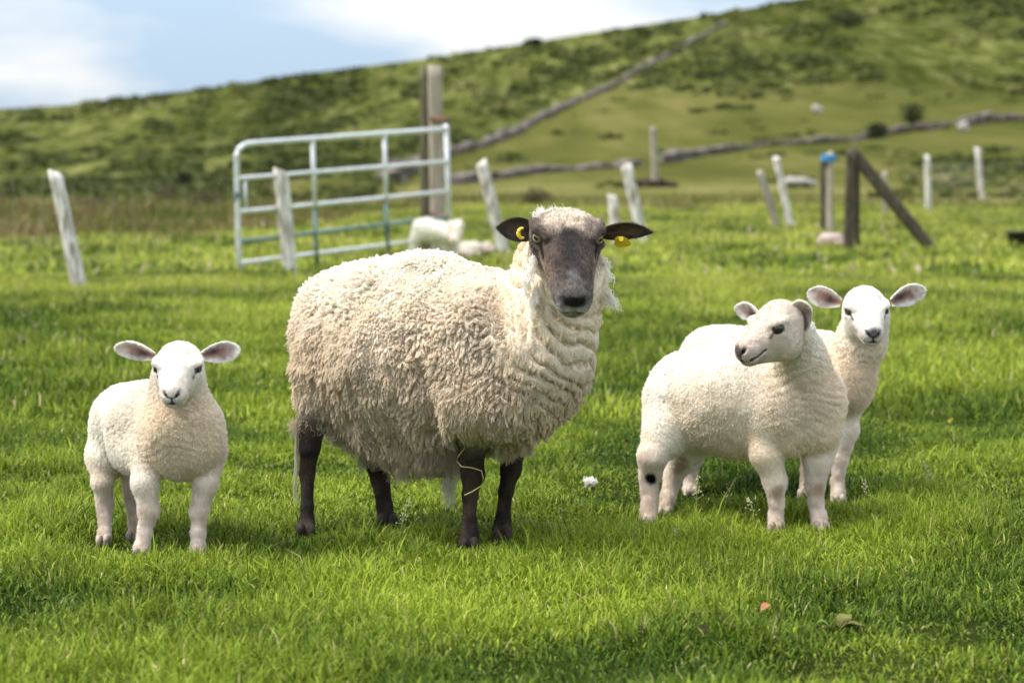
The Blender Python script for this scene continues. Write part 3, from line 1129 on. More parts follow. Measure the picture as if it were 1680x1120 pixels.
def fleece(name, V, F, N, col, length, dens, n, staple, root, rr, K=5, lift=.75, droop=.35, tilt=.3, clump=.65, curl=.003, freq=9.0, rad=.0008, taper=.5, colvar=.1):
    Ts, Bs = sample(V, F, dens * (.25 + 1.5 * np.clip(.5 + 1.1 * fbm(V, 13, 2, 5), 0, 1) ** 2), staple, rr)
    sc = interp(V, Ts, Bs); sn = norm(interp(N, Ts, Bs)); sl = interp(length, Ts, Bs)
    down = np.array([0, 0, -1.0])

    def dirs(p, nn, amt, seed):
        w = np.stack([vnoise(p, 14, seed), vnoise(p, 14, seed + 5), vnoise(p, 14, seed + 9)], 1)
        lf = lift
        return norm(nn * np.reshape(lf, (-1, 1)) + np.reshape(droop if np.isscalar(droop) else .35 + 1.0 * np.clip((.60 - p[:, 2]) / .22, 0, 1), (-1, 1)) * tangent(np.tile(down, (len(p), 1)), nn) + .35 * tangent(w, nn) + amt * tangent(rr.normal(size=p.shape), nn))
    sd = dirs(sc, sn, tilt, 3)
    sl = sl * rr.uniform(.7, 1.3, staple)
    sv = rr.normal(0, colvar, staple)
    kd = KDTree(staple)
    for i, c in enumerate(sc.tolist()): kd.insert(c, i)
    kd.balance()
    T, B = sample(V, F, dens, n, rr)
    p = interp(V, T, B); nn = norm(interp(N, T, B)); ln = interp(length, T, B)
    ii = np.array([kd.find(c)[1] for c in p.tolist()])
    d = dirs(p, nn, .15, 3)
    t = np.linspace(0, 1, K)[None, :, None]
    l0 = (sl[ii] * rr.uniform(.75, 1.15, n))[:, None, None]
    A = p[:, None] + d[:, None] * l0 * t
    C = sc[ii][:, None] + sd[ii][:, None] * l0 * t
    cf = clump * t ** .8
    X = A * (1 - cf) + C * cf
    e1 = norm(np.cross(nn, rr.normal(size=nn.shape))); e2 = np.cross(nn, e1)
    ph = (sv[ii] * 60 + rr.uniform(-.8, .8, n))[:, None, None]
    fr = freq * l0 / .03
    X = X + curl * t * (np.cos(ph + fr * t) * e1[:, None] + np.sin(ph + fr * t) * e2[:, None])
    r = rad * (1 - taper * np.linspace(0, 1, K))[None] * rr.uniform(.7, 1.3, (n, 1))
    c = interp(col, T, B) * (1 + sv[ii] + rr.normal(0, .04, n))[:, None]
    return curves_np(name, X, r, np.clip(c, .004, .9), M['wool'], root)


def coat(name, V, F, N, col, length, dens, n, flow, root, rr, lay=.3, rad=.0005, K=4, colvar=.12, mat='hair'):
    T, B = sample(V, F, dens, n, rr)
    p = interp(V, T, B); nn = norm(interp(N, T, B)); ln = interp(length, T, B) * rr.uniform(.6, 1.3, n)
    fl = interp(flow, T, B)
    d = norm(nn * lay + norm(tangent(fl, nn) + 1e-6) * (1 - lay) + tangent(rr.normal(size=p.shape), nn) * .22)
    d2 = norm(d + .25 * nn * -1 + .1 * rr.normal(size=p.shape))
    t = np.linspace(0, 1, K)[None, :, None]
    L_ = ln[:, None, None]
    X = p[:, None] + L_ * (d[:, None] * t * (1 - .4 * t) + d2[:, None] * .4 * t * t)
    r = rad * (1 - .7 * np.linspace(0, 1, K))[None] * rr.uniform(.7, 1.3, (n, 1))
    c = interp(col, T, B) * (1 + rr.normal(0, colvar, n))[:, None]
    return curves_np(name, X, r, np.clip(c, .003, .9), M[mat], root)


def ear(rootp, tip, width, face, root, col_out, col_in, col_edge, rr, hair=1500, cup=.45, hl=.006, dark_in=None, shape=.5, tipx=.62):
    rootp = np.asarray(rootp); tip = np.asarray(tip)
    ax = tip - rootp; Ln = np.linalg.norm(ax); t = ax / Ln
    face = norm(np.asarray(face) - t * (np.asarray(face) @ t))
    side = np.cross(t, face)
    nu, nv = 34, 15
    rows = []; info = []
    for i in range(nu):
        u = i / (nu - 1)
        w = width * ((.40 + .60 * math.sin(math.pi * .5 * u / shape)) if u < shape else max(0, 1 - ((u - shape) / (1 - shape)) ** 2.0) ** tipx)
        w = max(w, width * .05)
        cc = cup * (1.15 - .75 * u)
        for j in range(nv):
            v = -1 + 2 * j / (nv - 1)
            th = v * (1.25 * cc + .25)
            arc = math.sin(th) / max(math.sin(1.25 * cc + .25), .2)
            rows.append(rootp + t * Ln * u + side * w * arc + face * (w * (1 - math.cos(th)) * 1.3 - w * .35) - face * Ln * .05 * math.sin(math.pi * u))
            info.append((u, v))
    In = np.array(rows)
    inf = np.array(info)
    th = .0035
    Out = In - face * th
    V = np.concatenate([In, Out]); n0 = len(In)
    F = []
    for i in range(nu - 1):
        for j in range(nv - 1):
            a = i * nv + j
            F.append((a, a + 1, a + nv + 1, a + nv))
            F.append((n0 + a, n0 + a + nv, n0 + a + nv + 1, n0 + a + 1))
    for i in range(nu - 1):
        for j, s_ in ((0, 1), (nv - 1, -1)):
            a = i * nv + j
            q = (a, a + nv, n0 + a + nv, n0 + a)
            F.append(q if s_ > 0 else q[::-1])
    for j in range(nv - 1):
        a = (nu - 1) * nv + j
        F.append((a, a + 1, n0 + a + 1, n0 + a))
        F.append((j + 1, j, n0 + j, n0 + j + 1))
    F = np.array(F)
    u, v = inf[:, 0], inf[:, 1]
    e = np.clip((np.abs(v) - .25) / .45, 0, 1)
    e = np.maximum(e, np.clip((u - .58) / .3, 0, 1))[:, None]
    ci = np.asarray(col_in) * (1 - e) + np.asarray(col_edge) * e
    if dark_in is not None:
        w = np.exp(-((u - .30) / .22) ** 2 - ((v + .1) / .45) ** 2)[:, None] * .9
        ci = ci * (1 - w) + np.asarray(dark_in) * w
    ci = ci * (1 + .25 * vnoise(In, 120, 4) + .25 * vnoise(In, 50, 5))[:, None]
    col = np.concatenate([ci, np.tile(np.asarray(col_out), (n0, 1))])
    o = mesh_np('ear', V, [F], M['ear'], root, True, {'col': col})
    if DO_FUR and hair:
        N = vnormals(V, F)
        N[:n0] = np.where((N[:n0] @ face)[:, None] > -2, face, face); N[n0:] = -face
        L_ = np.full(len(V), hl)
        rim = np.concatenate([e[:, 0], np.ones(n0)])
        coat('ear_hair', V, F, N, col, L_, .15 + rim, hair, np.tile(t, (len(V), 1)), o_par(o), rr, .35, .0004)
    return o


def o_par(o):
    return o.parent


def nose_flow(V, head, hd):
    f = np.tile(np.array([0, 0, -1.0]), (len(V), 1))
    back = hd.dir((0, 1, .15))
    return f * (1 - head[:, None]) + back * head[:, None]


if DO_ANIMALS:
    # ---------------------------------------------------------------- the ewe
    rr = np.random.default_rng(100)
    CREAM, TAN, NECK = (.88, .795, .685), (.87, .735, .555), (.84, .715, .54)
    DARK, DARKB = (.042, .030, .023), (.042, .030, .023)
    ewe = empty('sheep', P(660, 880, 6.28) * np.array([1, 1, 0]))
    tag(ewe, 'big dark-faced ewe with a shaggy cream fleece and yellow ear tags', 'sheep', 'sheep in the field')

    def C(a, b, k, col, wool=0., tg='body', fold=0.):
        if tg == 'leg':
            kn = lambda r: r * .94 * (r / 15.0) ** .3
            a = (*a[:3], kn(a[3])); b = (*b[:3], kn(b[3]))
        return cone(P(*a[:3]), P(*b[:3]), RAD(a[3], a[2]), RAD(b[3], b[2]), k, col, wool, tg, fold)
    W = .021
    pr = [
        C((586, 532, 6.40, 102), (690, 560, 6.26, 138), .06, CREAM, W),
        C((690, 560, 6.26, 138), (815, 582, 6.12, 130), .06, CREAM, W),
        C((606, 610, 6.34, 94), (720, 622, 6.22, 110), .06, TAN, W, fold=.15),
        C((815, 600, 6.10, 122), (872, 598, 6.02, 96), .05, NECK, W * .6, fold=.8),
        C((534, 560, 6.36, 42), (526, 652, 6.34, 38), .06, TAN, W * 1.1),
        C((560, 600, 6.46, 70), (580, 680, 6.46, 50), .05, TAN, W),
        C((610, 678, 6.30, 50), (700, 700, 6.24, 52), .05, TAN, W * 1.1),
        C((655, 712, 6.30, 40), (735, 720, 6.22, 32), .04, TAN, W * 1.1),
        C((770, 655, 6.02, 66), (860, 652, 5.98, 62), .05, TAN, W * .7, fold=.7),
        C((790, 690, 6.12, 40), (850, 690, 6.12, 36), .03, TAN, W),
        C((890, 575, 5.99, 90), (924, 455, 5.97, 72), .05, NECK, W * .50, fold=1.),
        C((900, 480, 6.02, 70), (918, 400, 6.02, 54), .03, NECK, W * .6, fold=.5),
    ]
    LC = (.038, .028, .022)
    for a, b in (
        # near hind
        ((513, 690, 6.32, 24), (508, 735, 6.31, 16)), ((508, 735, 6.31, 16), (504, 776, 6.33, 12.5)), ((504, 776, 6.33, 12.5), (504, 830, 6.31, 10.5)),
        ((504, 830, 6.31, 10.5), (503, 858, 6.30, 13)), ((503, 858, 6.30, 13), (502, 884, 6.28, 16)),
        # far hind
        ((606, 715, 6.46, 26), (613, 748, 6.46, 18)), ((613, 748, 6.46, 18), (624, 786, 6.49, 15)), ((624, 786, 6.49, 15), (631, 830, 6.46, 13)),
        ((631, 830, 6.46, 13), (637, 872, 6.44, 17)),
        # near fore
        ((776, 705, 6.10, 26), (773, 750, 6.11, 19)), ((773, 750, 6.11, 19), (776, 778, 6.11, 18)), ((776, 778, 6.11, 18), (771, 812, 6.12, 12.5)),
        ((771, 812, 6.12, 12.5), (770, 855, 6.12, 11.5)), ((770, 855, 6.12, 11.5), (771, 874, 6.11, 14)), ((771, 874, 6.11, 14), (769, 895, 6.09, 15)),
        # far fore
        ((850, 700, 6.20, 24), (844, 735, 6.21, 18)), ((844, 735, 6.21, 18), (838, 770, 6.21, 16)), ((838, 770, 6.21, 16), (830, 806, 6.22, 12)),
        ((830, 806, 6.22, 12), (825, 850, 6.22, 12)), ((825, 850, 6.22, 12), (824, 868, 6.21, 15)), ((824, 868, 6.21, 15), (822, 890, 6.19, 17)),
    ):
        pr.append(C(a, b, .012, LC, 0., 'leg'))
    pr.append(C((530, 700, 6.42, 14), (575, 712, 6.40, 12), .02, DARK, 0, 'leg'))     # bare skin of the groin
    HD = Head(P(932, 392, 5.85), (0, -.42, .056), R(5), R(34), R(1.5), .300, 1.40)
    FACE, TOP, MUZ = (.098, .070, .055), (.55, .45, .36), (.19, .17, .155)
    pr += HD.prims(FACE, TOP, MUZ, .006, .010, 1.0)
    V, F = grow(pr, .0042)
    V = smooth(V, F, 2)
    N = vnormals(V, F)
    col, wool, fold, head, leg = blend(pr, V)
    wz = np.clip(wool / .02, 0, 1) * (1 - head)
    # lumps and cracks of the fleece
    wp = V + .03 * np.stack([vnoise(V, 11, 1), vnoise(V, 11, 2), vnoise(V, 11, 3)], 1)
    disp = .013 * fbm(V, 8, 3, 4) + .006 * (np.abs(vnoise(wp, 26, 6)) * 2 - 1)
    wq = V + .045 * np.stack([vnoise(V, 8, 51), vnoise(V, 8, 52), vnoise(V, 8, 53)], 1) + .012 * np.stack([vnoise(V, 30, 54), vnoise(V, 30, 55), vnoise(V, 30, 56)], 1)
    s1 = wq[:, 2] + .95 * wq[:, 0] - .15 * wq[:, 1]
    cr = (1 - np.abs(np.sin(math.pi * s1 / .055))) ** 2.0
    gate_n = np.clip(.55 + 1.3 * vnoise(wq * [.6, .6, 1.6], 9, 12), 0, 1)
    disp -= .050 * cr * fold * gate_n
    cs = P(818, 545, 5.98)
    g2 = np.exp(-(((V[:, 0] - cs[0]) / .05) ** 2 + ((V[:, 2] - cs[2]) / .10) ** 2)) * (V[:, 1] < 6.2)
    s2 = wp[:, 0] + .25 * wp[:, 2]
    disp -= .020 * g2 * (1 - np.abs(np.sin(math.pi * s2 / .026))) ** 1.7
    ca = P(704, 660, 6.02); cb = P(712, 700, 6.02); cd = P(690, 590, 6.02)
    dl = np.minimum(segd(V * [1, 0, 1], ca * [1, 0, 1], cb * [1, 0, 1]), 1.3 * segd(V * [1, 0, 1], ca * [1, 0, 1], cd * [1, 0, 1]))
    disp -= .040 * np.exp(-(dl / .018) ** 2) * (V[:, 1] < 6.2)
    V = V + N * (disp * wz)[:, None]
    N = vnormals(V, F)
    # fleece colour: bleached on the back, yolk-stained below and on the neck
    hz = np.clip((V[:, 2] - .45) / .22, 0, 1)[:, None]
    stain = (fbm(V, 7, 3, 40) * .5 + .5)[:, None]
    hb = np.clip((V[:, 2] + .10 * fbm(V, 6, 3, 70) - .44) / .26, 0, 1)[:, None]
    hb = hb * hb * (3 - 2 * hb)
    bodyc = np.array(TAN) * (1 - hb) + np.array(CREAM) * hb
    kk = (wz * np.clip(1 - 1.4 * fold, 0, 1) * np.clip(1 - head - leg, 0, 1))[:, None]
    col = col * (1 - kk) + bodyc * kk
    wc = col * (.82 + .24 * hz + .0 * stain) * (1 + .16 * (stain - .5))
    grey = np.clip(fbm(V, 5, 3, 60) * 1.6 - .35, 0, 1)[:, None] * wz[:, None]
    wc = wc * (1 - .05 * grey) + np.array([.46, .38, .29]) * .05 * grey
    g3 = np.exp(-(((V[:, 0] - cs[0] + .03) / .055) ** 2 + ((V[:, 2] - cs[2]) / .09) ** 2))[:, None] * .28   # darker grey-brown patch at the shoulder crease
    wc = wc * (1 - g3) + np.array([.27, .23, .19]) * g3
    z = HD.s
    sp_ = HD.spots((.012, .009, .009), (.006, .005, .005), None, True, (.03, .023, .02))
    # browns down the cheeks, pale forehead and grizzled lips
    sp_ = [(HD.w((x * .20, -.52, -.02)), HD.w((x * .14, -.74, -.06)), .03 * z, .07 * z, (.25, .17, .125)) for x in (-1, 1)] + \
          [(HD.w((0, -.16, .1)), HD.w((0, -.30, .15)), .15 * z, .13 * z, (.56, .45, .35)),
           (HD.w((0, -.48, .12)), HD.w((0, -.80, .06)), .05 * z, .09 * z, (.044, .034, .030)),
           (HD.w((-.05, -.94, -.085)), HD.w((.05, -.94, -.085)), .055 * z, .05 * z, (.36, .33, .30)),
           (HD.w((-.03, -.87, -.185)), HD.w((.03, -.87, -.185)), .07 * z, .05 * z, (.42, .385, .33)),
           (HD.w((0, -.80, .06)), HD.w((0, -.86, .05)), .03 * z, .05 * z, (.22, .20, .185)),
           (HD.w((-.06, -.98, .0)), HD.w((.06, -.98, .0)), .035 * z, .03 * z, (.022, .019, .019)),
           (HD.w((0, -.99, -.02)), HD.w((0, -1.0, -.06)), .03 * z, .03 * z, (.022, .019, .019))] + sp_
    wc = paint(wc, V, sp_)
    legn = leg[:, None] * np.clip(vnoise(V, 30, 8)[:, None] * .7 + .12, 0, 1)
    wc = wc * (1 + head * (.40 * vnoise(V, 90, 31) + .25 * vnoise(V, 210, 32) + .25 * vnoise(V, 35, 33)))[:, None]
    wc = wc * (1 - legn) + np.array([.13, .085, .06]) * legn
    body = mesh_np('body', V, [F], M['skin'], ewe, True, {'col': wc * np.where(wz > .5, .8, 1)[:, None]})
    HD.eyes(ewe, (.36, .27, .13), .054, .30)
    if DO_FUR:
        wl = wool * (1 - .6 * head)
        L_ = np.clip(wl, 0, .05) * np.clip(.82 + .8 * fbm(V, 10, 2, 17), .45, 1.4) * (1 + .35 * np.clip((.52 - V[:, 2]) / .2, 0, 1)) * (1 + .5 * np.clip(-N[:, 2], 0, 1) * (V[:, 2] < .5))
        dens = np.clip((wool - .010) / .01, 0, 1) * np.clip(1 - head * 1.6, 0, 1) * np.clip(1 - leg * 1.5, 0, 1)
        fleece('fleece', V, F, N, wc, L_, dens, 360000, 46000, ewe, rr, K=6, lift=.66, droop=np.array([0.]), tilt=.36, clump=.70, curl=.0022, freq=11, rad=.0008, colvar=.075)
        # face and legs: short laid hair
        dface = np.clip(head + leg, 0, 1) * (1 - dens)
        for (a, b, r, s_, c) in HD.spots((0, 0, 0), (0, 0, 0), None, False):
            dface = dface * np.clip((segd(V, a, b) - r * .9) / (.01), 0, 1)
        Lf = .006 - .001 * leg + .010 * np.clip((V @ HD.dir((0, .6, 1)) - (HD.w((0, -.28, .12)) @ HD.dir((0, .6, 1)))) / .05, 0, 1) * head
        coat('face_and_leg_hair', V, F, N, wc, Lf, dface, 150000, nose_flow(V, head, HD), ewe, rr, .28, .00038, colvar=.45)
    # topknot wisps, cheek locks and hanging dags
    if DO_FUR:
        def lock(a, b, w, n, colr, wav=.006, K=9):
            a = np.asarray(a); b = np.asarray(b)
            t = np.linspace(0, 1, K)
            off = rr.normal(0, w, (n, 3)); off2 = rr.normal(0, w * .55, (n, 3))
            Ls = rr.uniform(.7, 1.05, n)
            X = a + off[:, None] + (b - a) * (t[None, :, None] * Ls[:, None, None]) + off2[:, None] * t[None, :, None]
            X += wav * np.sin(t[None, :, None] * rr.uniform(6, 14, (n, 1, 1)) + rr.uniform(0, 6, (n, 1, 3))) * t[None, :, None]
            r = .0008 * (1 - .6 * t)[None] * rr.uniform(.7, 1.2, (n, 1))
            return X, r, np.tile(np.asarray(colr), (n, 1)) * rr.uniform(.85, 1.15, (n, 1))
        Ls_ = []
        WH = (.88, .84, .77)
        for k in range(16):
            x0 = 884 + k * 3.2 + random.uniform(-2, 2)
            Ls_.append(lock(P(x0, 366 - 4 * math.sin(k * .4), 5.98), P(x0 + random.uniform(-9, 9), 350 + random.uniform(-9, 5), 5.97), .003, 26, WH, .007))
        for (xa, ya, xb, yb) in ((872, 436, 866, 468), (866, 462, 862, 490), (872, 486, 873, 522), (876, 420, 870, 446), (862, 446, 858, 470), (880, 470, 878, 500)):
            Ls_.append(lock(P(xa, ya, 5.87), P(xb, yb, 5.84), .0042, 34, WH, .007))
        for (xa, ya, xb, yb) in ((990, 468, 1012, 500), (994, 478, 1017, 509), (988, 486, 1008, 508), (992, 440, 1004, 462), (986, 425, 1000, 438)):
            Ls_.append(lock(P(xa, ya, 5.95), P(xb - 2, yb, 5.92), .0045, 34, WH, .006))
        Xc = np.concatenate([l[0] for l in Ls_]); Rc = np.concatenate([l[1] for l in Ls_]); Cc = np.concatenate([l[2] for l in Ls_])
        curves_np('topknot_and_cheek_locks', Xc, Rc, Cc, M['wool'], ewe)
        Ls_ = []
        for k in range(22):
            x0 = 690 + k * 3.4 + random.uniform(-5, 5)
            y0 = 715 + random.uniform(-10, 22)
            Ls_.append(lock(P(x0, y0, 6.12), P(x0 + random.uniform(-3, 3), y0 + random.uniform(30, 58), 6.12), .006, 60, (.44, .37, .26), .006))
        Ls_.append(lock(P(737, 770, 6.15), P(738, 832, 6.15), .006, 60, (.6, .56, .44), .010))
        Ls_.append(lock(P(750, 770, 6.15), P(728, 812, 6.15), .006, 60, (.6, .56, .44), .010))
        Ls_.append(lock(P(597, 735, 6.34), P(594, 772, 6.34), .006, 70, (.5, .47, .38), .008))
        Ls_.append(lock(P(487, 700, 6.33), P(485, 822, 6.33), .0022, 26, (.52, .48, .38), .005, 14))
        Ls_.append(lock(P(868, 728, 6.0), P(871, 748, 6.0), .004, 40, (.5, .45, .33), .005))
        for k in range(26):
            x0 = 484 + k * 15 + random.uniform(-6, 6)
            yb = np.interp(x0, [484, 530, 600, 650, 740, 780, 860, 900], [690, 694, 732, 762, 765, 715, 714, 700])
            Ls_.append(lock(P(x0, yb, 6.2 if x0 > 700 else 6.3), P(x0 + random.uniform(-5, 5), yb + random.uniform(14, 26), 6.2 if x0 > 700 else 6.3), .008, 60, (.50, .42, .30), .006))
        Xc = [l for l in Ls_]
        for Kk in {l[0].shape[1] for l in Ls_}:
            sel = [l for l in Ls_ if l[0].shape[1] == Kk]
            curves_np('hanging_wool', np.concatenate([l[0] for l in sel]), np.concatenate([l[1] for l in sel]), np.concatenate([l[2] for l in sel]), M['wool'], ewe)
    # ears
    ei = (.15, .105, .078)
    eL = ear(P(889, 381, 5.93), P(815, 374, 5.93), RAD(20, 5.93), (-.12, -1, -.10), ewe, (.085, .062, .048), ei, (.07, .05, .04), rr, 2500, .42, .005, (.022, .014, .012), .5, .85)
    eR = ear(P(980, 384, 5.93), P(1071, 382, 5.93), RAD(17, 5.93), (.25, -.85, -.55), ewe, (.085, .062, .048), ei, (.07, .05, .04), rr, 2500, .42, .005, (.022, .014, .012), .45, .9)

    def ring_tag(c, r, thick, arc, root):
        mbt = MB()
        mbt.tube([c + np.array([math.cos(q) * r, -.002, math.sin(q) * r * 1.25]) for q in np.linspace(arc[0], arc[1], 18)],
                 [thick * (.35 + .65 * math.sin(math.pi * (i + .8) / 18.6)) for i in range(18)], 8)
        o = mbt.build('ear_tag', M['tag'], root)
        return o

    def local_fix(o, e):
        o.parent = e
        return o
    ring_tag(P(857, 382.5, 5.898), RAD(6.3, 5.9), RAD(3.6, 5.9), (R(70), R(300)), eL)
    mbt = MB()
    tagp = [(1009, 391), (1014, 388), (1022, 388), (1029, 391), (1036, 399), (1034, 403), (1024, 406), (1012, 406), (1007, 402)]
    fr_ = [P(x, y, 5.885 + .0012 * (y - 388)) for x, y in tagp]
    bk_ = [p + np.array([0, .003, 0]) for p in fr_]
    n_ = len(fr_)
    mbt.add(fr_ + bk_, [tuple(range(n_)), tuple(range(2 * n_ - 1, n_ - 1, -1))] + [(i, n_ + i, n_ + (i + 1) % n_, (i + 1) % n_) for i in range(n_)])
    mbt.tube([P(1019, 392, 5.876), P(1019, 392, 5.90)], .006, 10)
    mbt.build('ear_tag', M['tag'], eR, False)

    def hooves(feet, r, mat, root):
        for (x, y, d) in feet:
            p = P(x, y, d)
            p[2] = float(terrain(p[0], p[1]))
            mbh = MB()
            for q in (-1, 1):
                mbh.stone((p[0] + q * r * .52, p[1] - r * .35, p[2] + r * .75), np.array([r * .50, r * .95, r * .85]), int(abs(x) * 7 + q), .85)
            mbh.build('hoof', mat, root)
    M['hoof_dark'] = noise_mat('dark_hoof', (.012, .010, .008), (.045, .035, .028), 40, .8, .15)
    M['hoof_pale'] = noise_mat('pale_hoof', (.16, .12, .09), (.42, .34, .27), 40, .6, .3)
    hooves([(502, 884, 6.28), (637, 872, 6.44), (769, 895, 6.09), (822, 890, 6.19)], .026, M['hoof_dark'], ewe)

    # ---------------------------------------------------------------- lambs
    def lamb(label, base, torso, legs, hd, ears, seed, face_c, spots_extra=(), wrinkle=None, n=130000, face_dir=None, muz=(.60, .50, .46), dark_in=(.09, .05, .05), lipc=None, wool_c=((.88, .825, .74), (.84, .725, .58)), tearc=True, eyesize=.062):
        r_ = np.random.default_rng(seed)
        root = empty('lamb', np.asarray(base) * np.array([1, 1, 0]))
        tag(root, label, 'lamb', 'lambs around the ewe')
        WW = .010
        pr = []
        for (a, b, k, cc, fo) in torso:
            pr.append(cone(P(*a[:3]), P(*b[:3]), RAD(a[3], a[2]), RAD(b[3], b[2]), k, wool_c[cc], WW, 'body', fo))  # second wool tone: tan shading of chest and neck put into the colour
        for (a, b) in legs:
            up_ = a[3] >= 24
            sh_ = .9 if not up_ else .94
            kn = lambda r: r * .9 * (r / 15.0) ** .38
            pr.append(cone(P(*a[:3]), P(*b[:3]), RAD(a[3] * .94 if up_ else kn(a[3]), a[2]), RAD(kn(b[3]) if b[3] < 24 else b[3] * .92, b[2]), .022 if up_ else .012, wool_c[0] if up_ else (.80, .705, .63), .0072 if up_ else .0045, 'body' if up_ else 'leg'))
        pr += hd.prims(face_c, face_c, muz, .004, .007, 1.0, True)
        V, F = grow(pr, .0032)
        V = smooth(V, F, 2)
        N = vnormals(V, F)
        col, wool, fold, head, leg = blend(pr, V)
        wz = np.clip((wool - .004) / .005, 0, 1)
        wp = V + .02 * np.stack([vnoise(V, 16, 1), vnoise(V, 16, 2), vnoise(V, 16, 3)], 1)
        disp = .0035 * fbm(V, 22, 2, seed) * wz
        s1 = wp[:, 2] + .35 * np.abs(wp[:, 0] - P(*torso[-1][0][:3])[0])
        disp -= .009 * fold * (1 - np.abs(np.sin(math.pi * s1 / .021))) ** 2 * np.clip(.5 + vnoise(wp, 14, 5), 0, 1)
        disp += leg * .0025 * fbm(V, 45, 2, seed + 3)
        V = V + N * disp[:, None]
        N = vnormals(V, F)
        st = fbm(V, 9, 3, seed + 9)[:, None]
        col = col * (1 + .07 * st)
        mott = head * (.10 * vnoise(V, 80, 21) + .09 * vnoise(V, 190, 22) + .07 * vnoise(V, 30, 23)) + leg * (.10 * vnoise(V, 60, 24) + .08 * vnoise(V, 25, 25))
        col = col * (1 + mott)[:, None]
        dirt = (np.clip((.16 - V[:, 2]) / .14, 0, 1) * leg * np.clip(.35 + 1.2 * fbm(V, 28, 3, seed + 31), 0, .8))[:, None]
        col = col * (1 - dirt) + np.array([.52, .42, .28]) * dirt
        yel = (np.clip(.15 + .9 * fbm(V, 6, 3, seed + 41), 0, .5) * np.clip((.45 - V[:, 2]) / .2, 0, 1) * (1 - leg) * (1 - head))[:, None]
        col = col * (1 - yel) + np.array([.74, .60, .42]) * yel
        col = paint(col, V, list(spots_extra) + hd.spots((.045, .036, .036), (.10, .065, .06), lipc, tearc))
        mesh_np('body', V, [F], M['skin'], root, True, {'col': col})
        hooves([b[:3] for (a, b) in legs if b[1] > 800 and b[1] == max(bb[1] for (aa, bb) in legs if abs(bb[0] - b[0]) < 9 and abs(bb[2] - b[2]) < .1)], .019, M['hoof_pale'], root)
        hd.eyes(root, None, eyesize)
        if DO_FUR:
            dens = np.clip((wool - .0046) / .0045, 0, 1) * np.clip(1 - head * 1.4, 0, 1) * np.clip(1 - 1.2 * leg, 0, 1)
            fleece('fleece', V, F, N, col, np.clip((wool - .004) * 1.35, .0015, .02), dens, n, 34000, root, r_, K=4, lift=.72, droop=.5, tilt=.38, clump=.50, curl=.0014, freq=12, rad=.00055, colvar=.06)
            df = np.clip(1 - dens, 0, 1)
            for (a, b, r, s_, c) in hd.spots((0, 0, 0), (0, 0, 0), None, False):
                df = df * np.clip((segd(V, a, b) - r * .9) / .007, 0, 1)
            Lf = .0045 + .0025 * leg + .004 * np.clip(wool - .004, 0, .004) / .004
            coat('face_and_leg_hair', V, F, N, col, Lf, df, 80000, nose_flow(V, head, hd), root, r_, .33, .0004, colvar=.07, mat='wool')
        for (a, b, w, fd, ci, sh) in ears:
            ear(P(*a), P(*b), RAD(w, a[2]), fd, root, (.84, .77, .70), ci, (.86, .79, .73), r_, 4000, .5, .006, dark_in, sh)
        return root

    LFACE = (.84, .78, .70)
    PINK = (.54, .33, .28)
    # left lamb
    h1 = Head(P(290, 605, 5.86), (0, -.42, .056), R(-2), R(29), R(0), .195, .85)
    lamb('white lamb standing alone at the left, facing the camera', P(255, 915, 6.0),
         [((208, 685, 6.24, 53), (240, 688, 6.13, 58), .04, 0, 0),
          ((193, 708, 6.25, 43), (178, 752, 6.23, 31), .04, 0, 0),
          ((240, 695, 6.13, 58), (298, 700, 6.02, 62), .04, 0, .2),
          ((290, 722, 6.00, 56), (318, 722, 5.99, 48), .04, 1, .8),
          ((300, 745, 6.00, 40), (310, 735, 5.98, 40), .03, 1, .6),
          ((222, 735, 6.12, 42), (240, 738, 6.06, 42), .03, 0, 0),
          ((297, 690, 5.98, 52), (291, 632, 5.99, 38), .04, 1, .9),
          ((291, 632, 5.99, 38), (290, 606, 5.97, 34), .03, 0, .2)],
         [((168, 745, 6.22, 26), (168, 790, 6.19, 17)), ((168, 790, 6.19, 17), (172, 826, 6.2, 13.5)), ((172, 826, 6.2, 13.5), (171, 875, 6.17, 10.5)), ((171, 875, 6.17, 10.5), (170, 907, 6.14, 13)),
          ((214, 770, 6.26, 18), (214, 815, 6.25, 11)), ((214, 815, 6.25, 11), (219, 855, 6.24, 9)), ((219, 855, 6.24, 9), (219, 892, 6.22, 11)),
          ((245, 740, 6.02, 32), (238, 792, 5.98, 20)), ((238, 792, 5.98, 20), (244, 835, 5.98, 16.5)), ((244, 835, 5.98, 16.5), (237, 872, 5.97, 12)), ((237, 872, 5.97, 12), (232, 898, 5.96, 12)), ((232, 898, 5.96, 12), (231, 922, 5.94, 15)),
          ((345, 745, 6.03, 28), (337, 792, 5.99, 19)), ((337, 792, 5.99, 19), (327, 838, 5.99, 14.5)), ((327, 838, 5.99, 14.5), (325, 876, 5.98, 11.5)), ((325, 876, 5.98, 11.5), (325, 895, 5.97, 12)), ((325, 895, 5.97, 12), (326, 918, 5.95, 15))],
         h1, [((254, 584, 5.97), (189, 571, 5.97), 15, (-.25, -1, -.25), PINK, .55), ((330, 584, 5.97), (392, 574, 5.97), 17, (.1, -1, -.1), PINK, .55)],
         201, LFACE, muz=(.70, .60, .55), spots_extra=[(P(325, 845, 5.93), P(328, 840, 5.93), .008, .012, (.55, .38, .26)), (P(250, 845, 5.93), P(246, 860, 5.93), .010, .02, (.38, .33, .24))])

    # right lamb, looking left
    h2 = Head(P(1277, 539, 6.17), (.25, -.41, .056), R(-60), R(29), R(0), .218, .80)
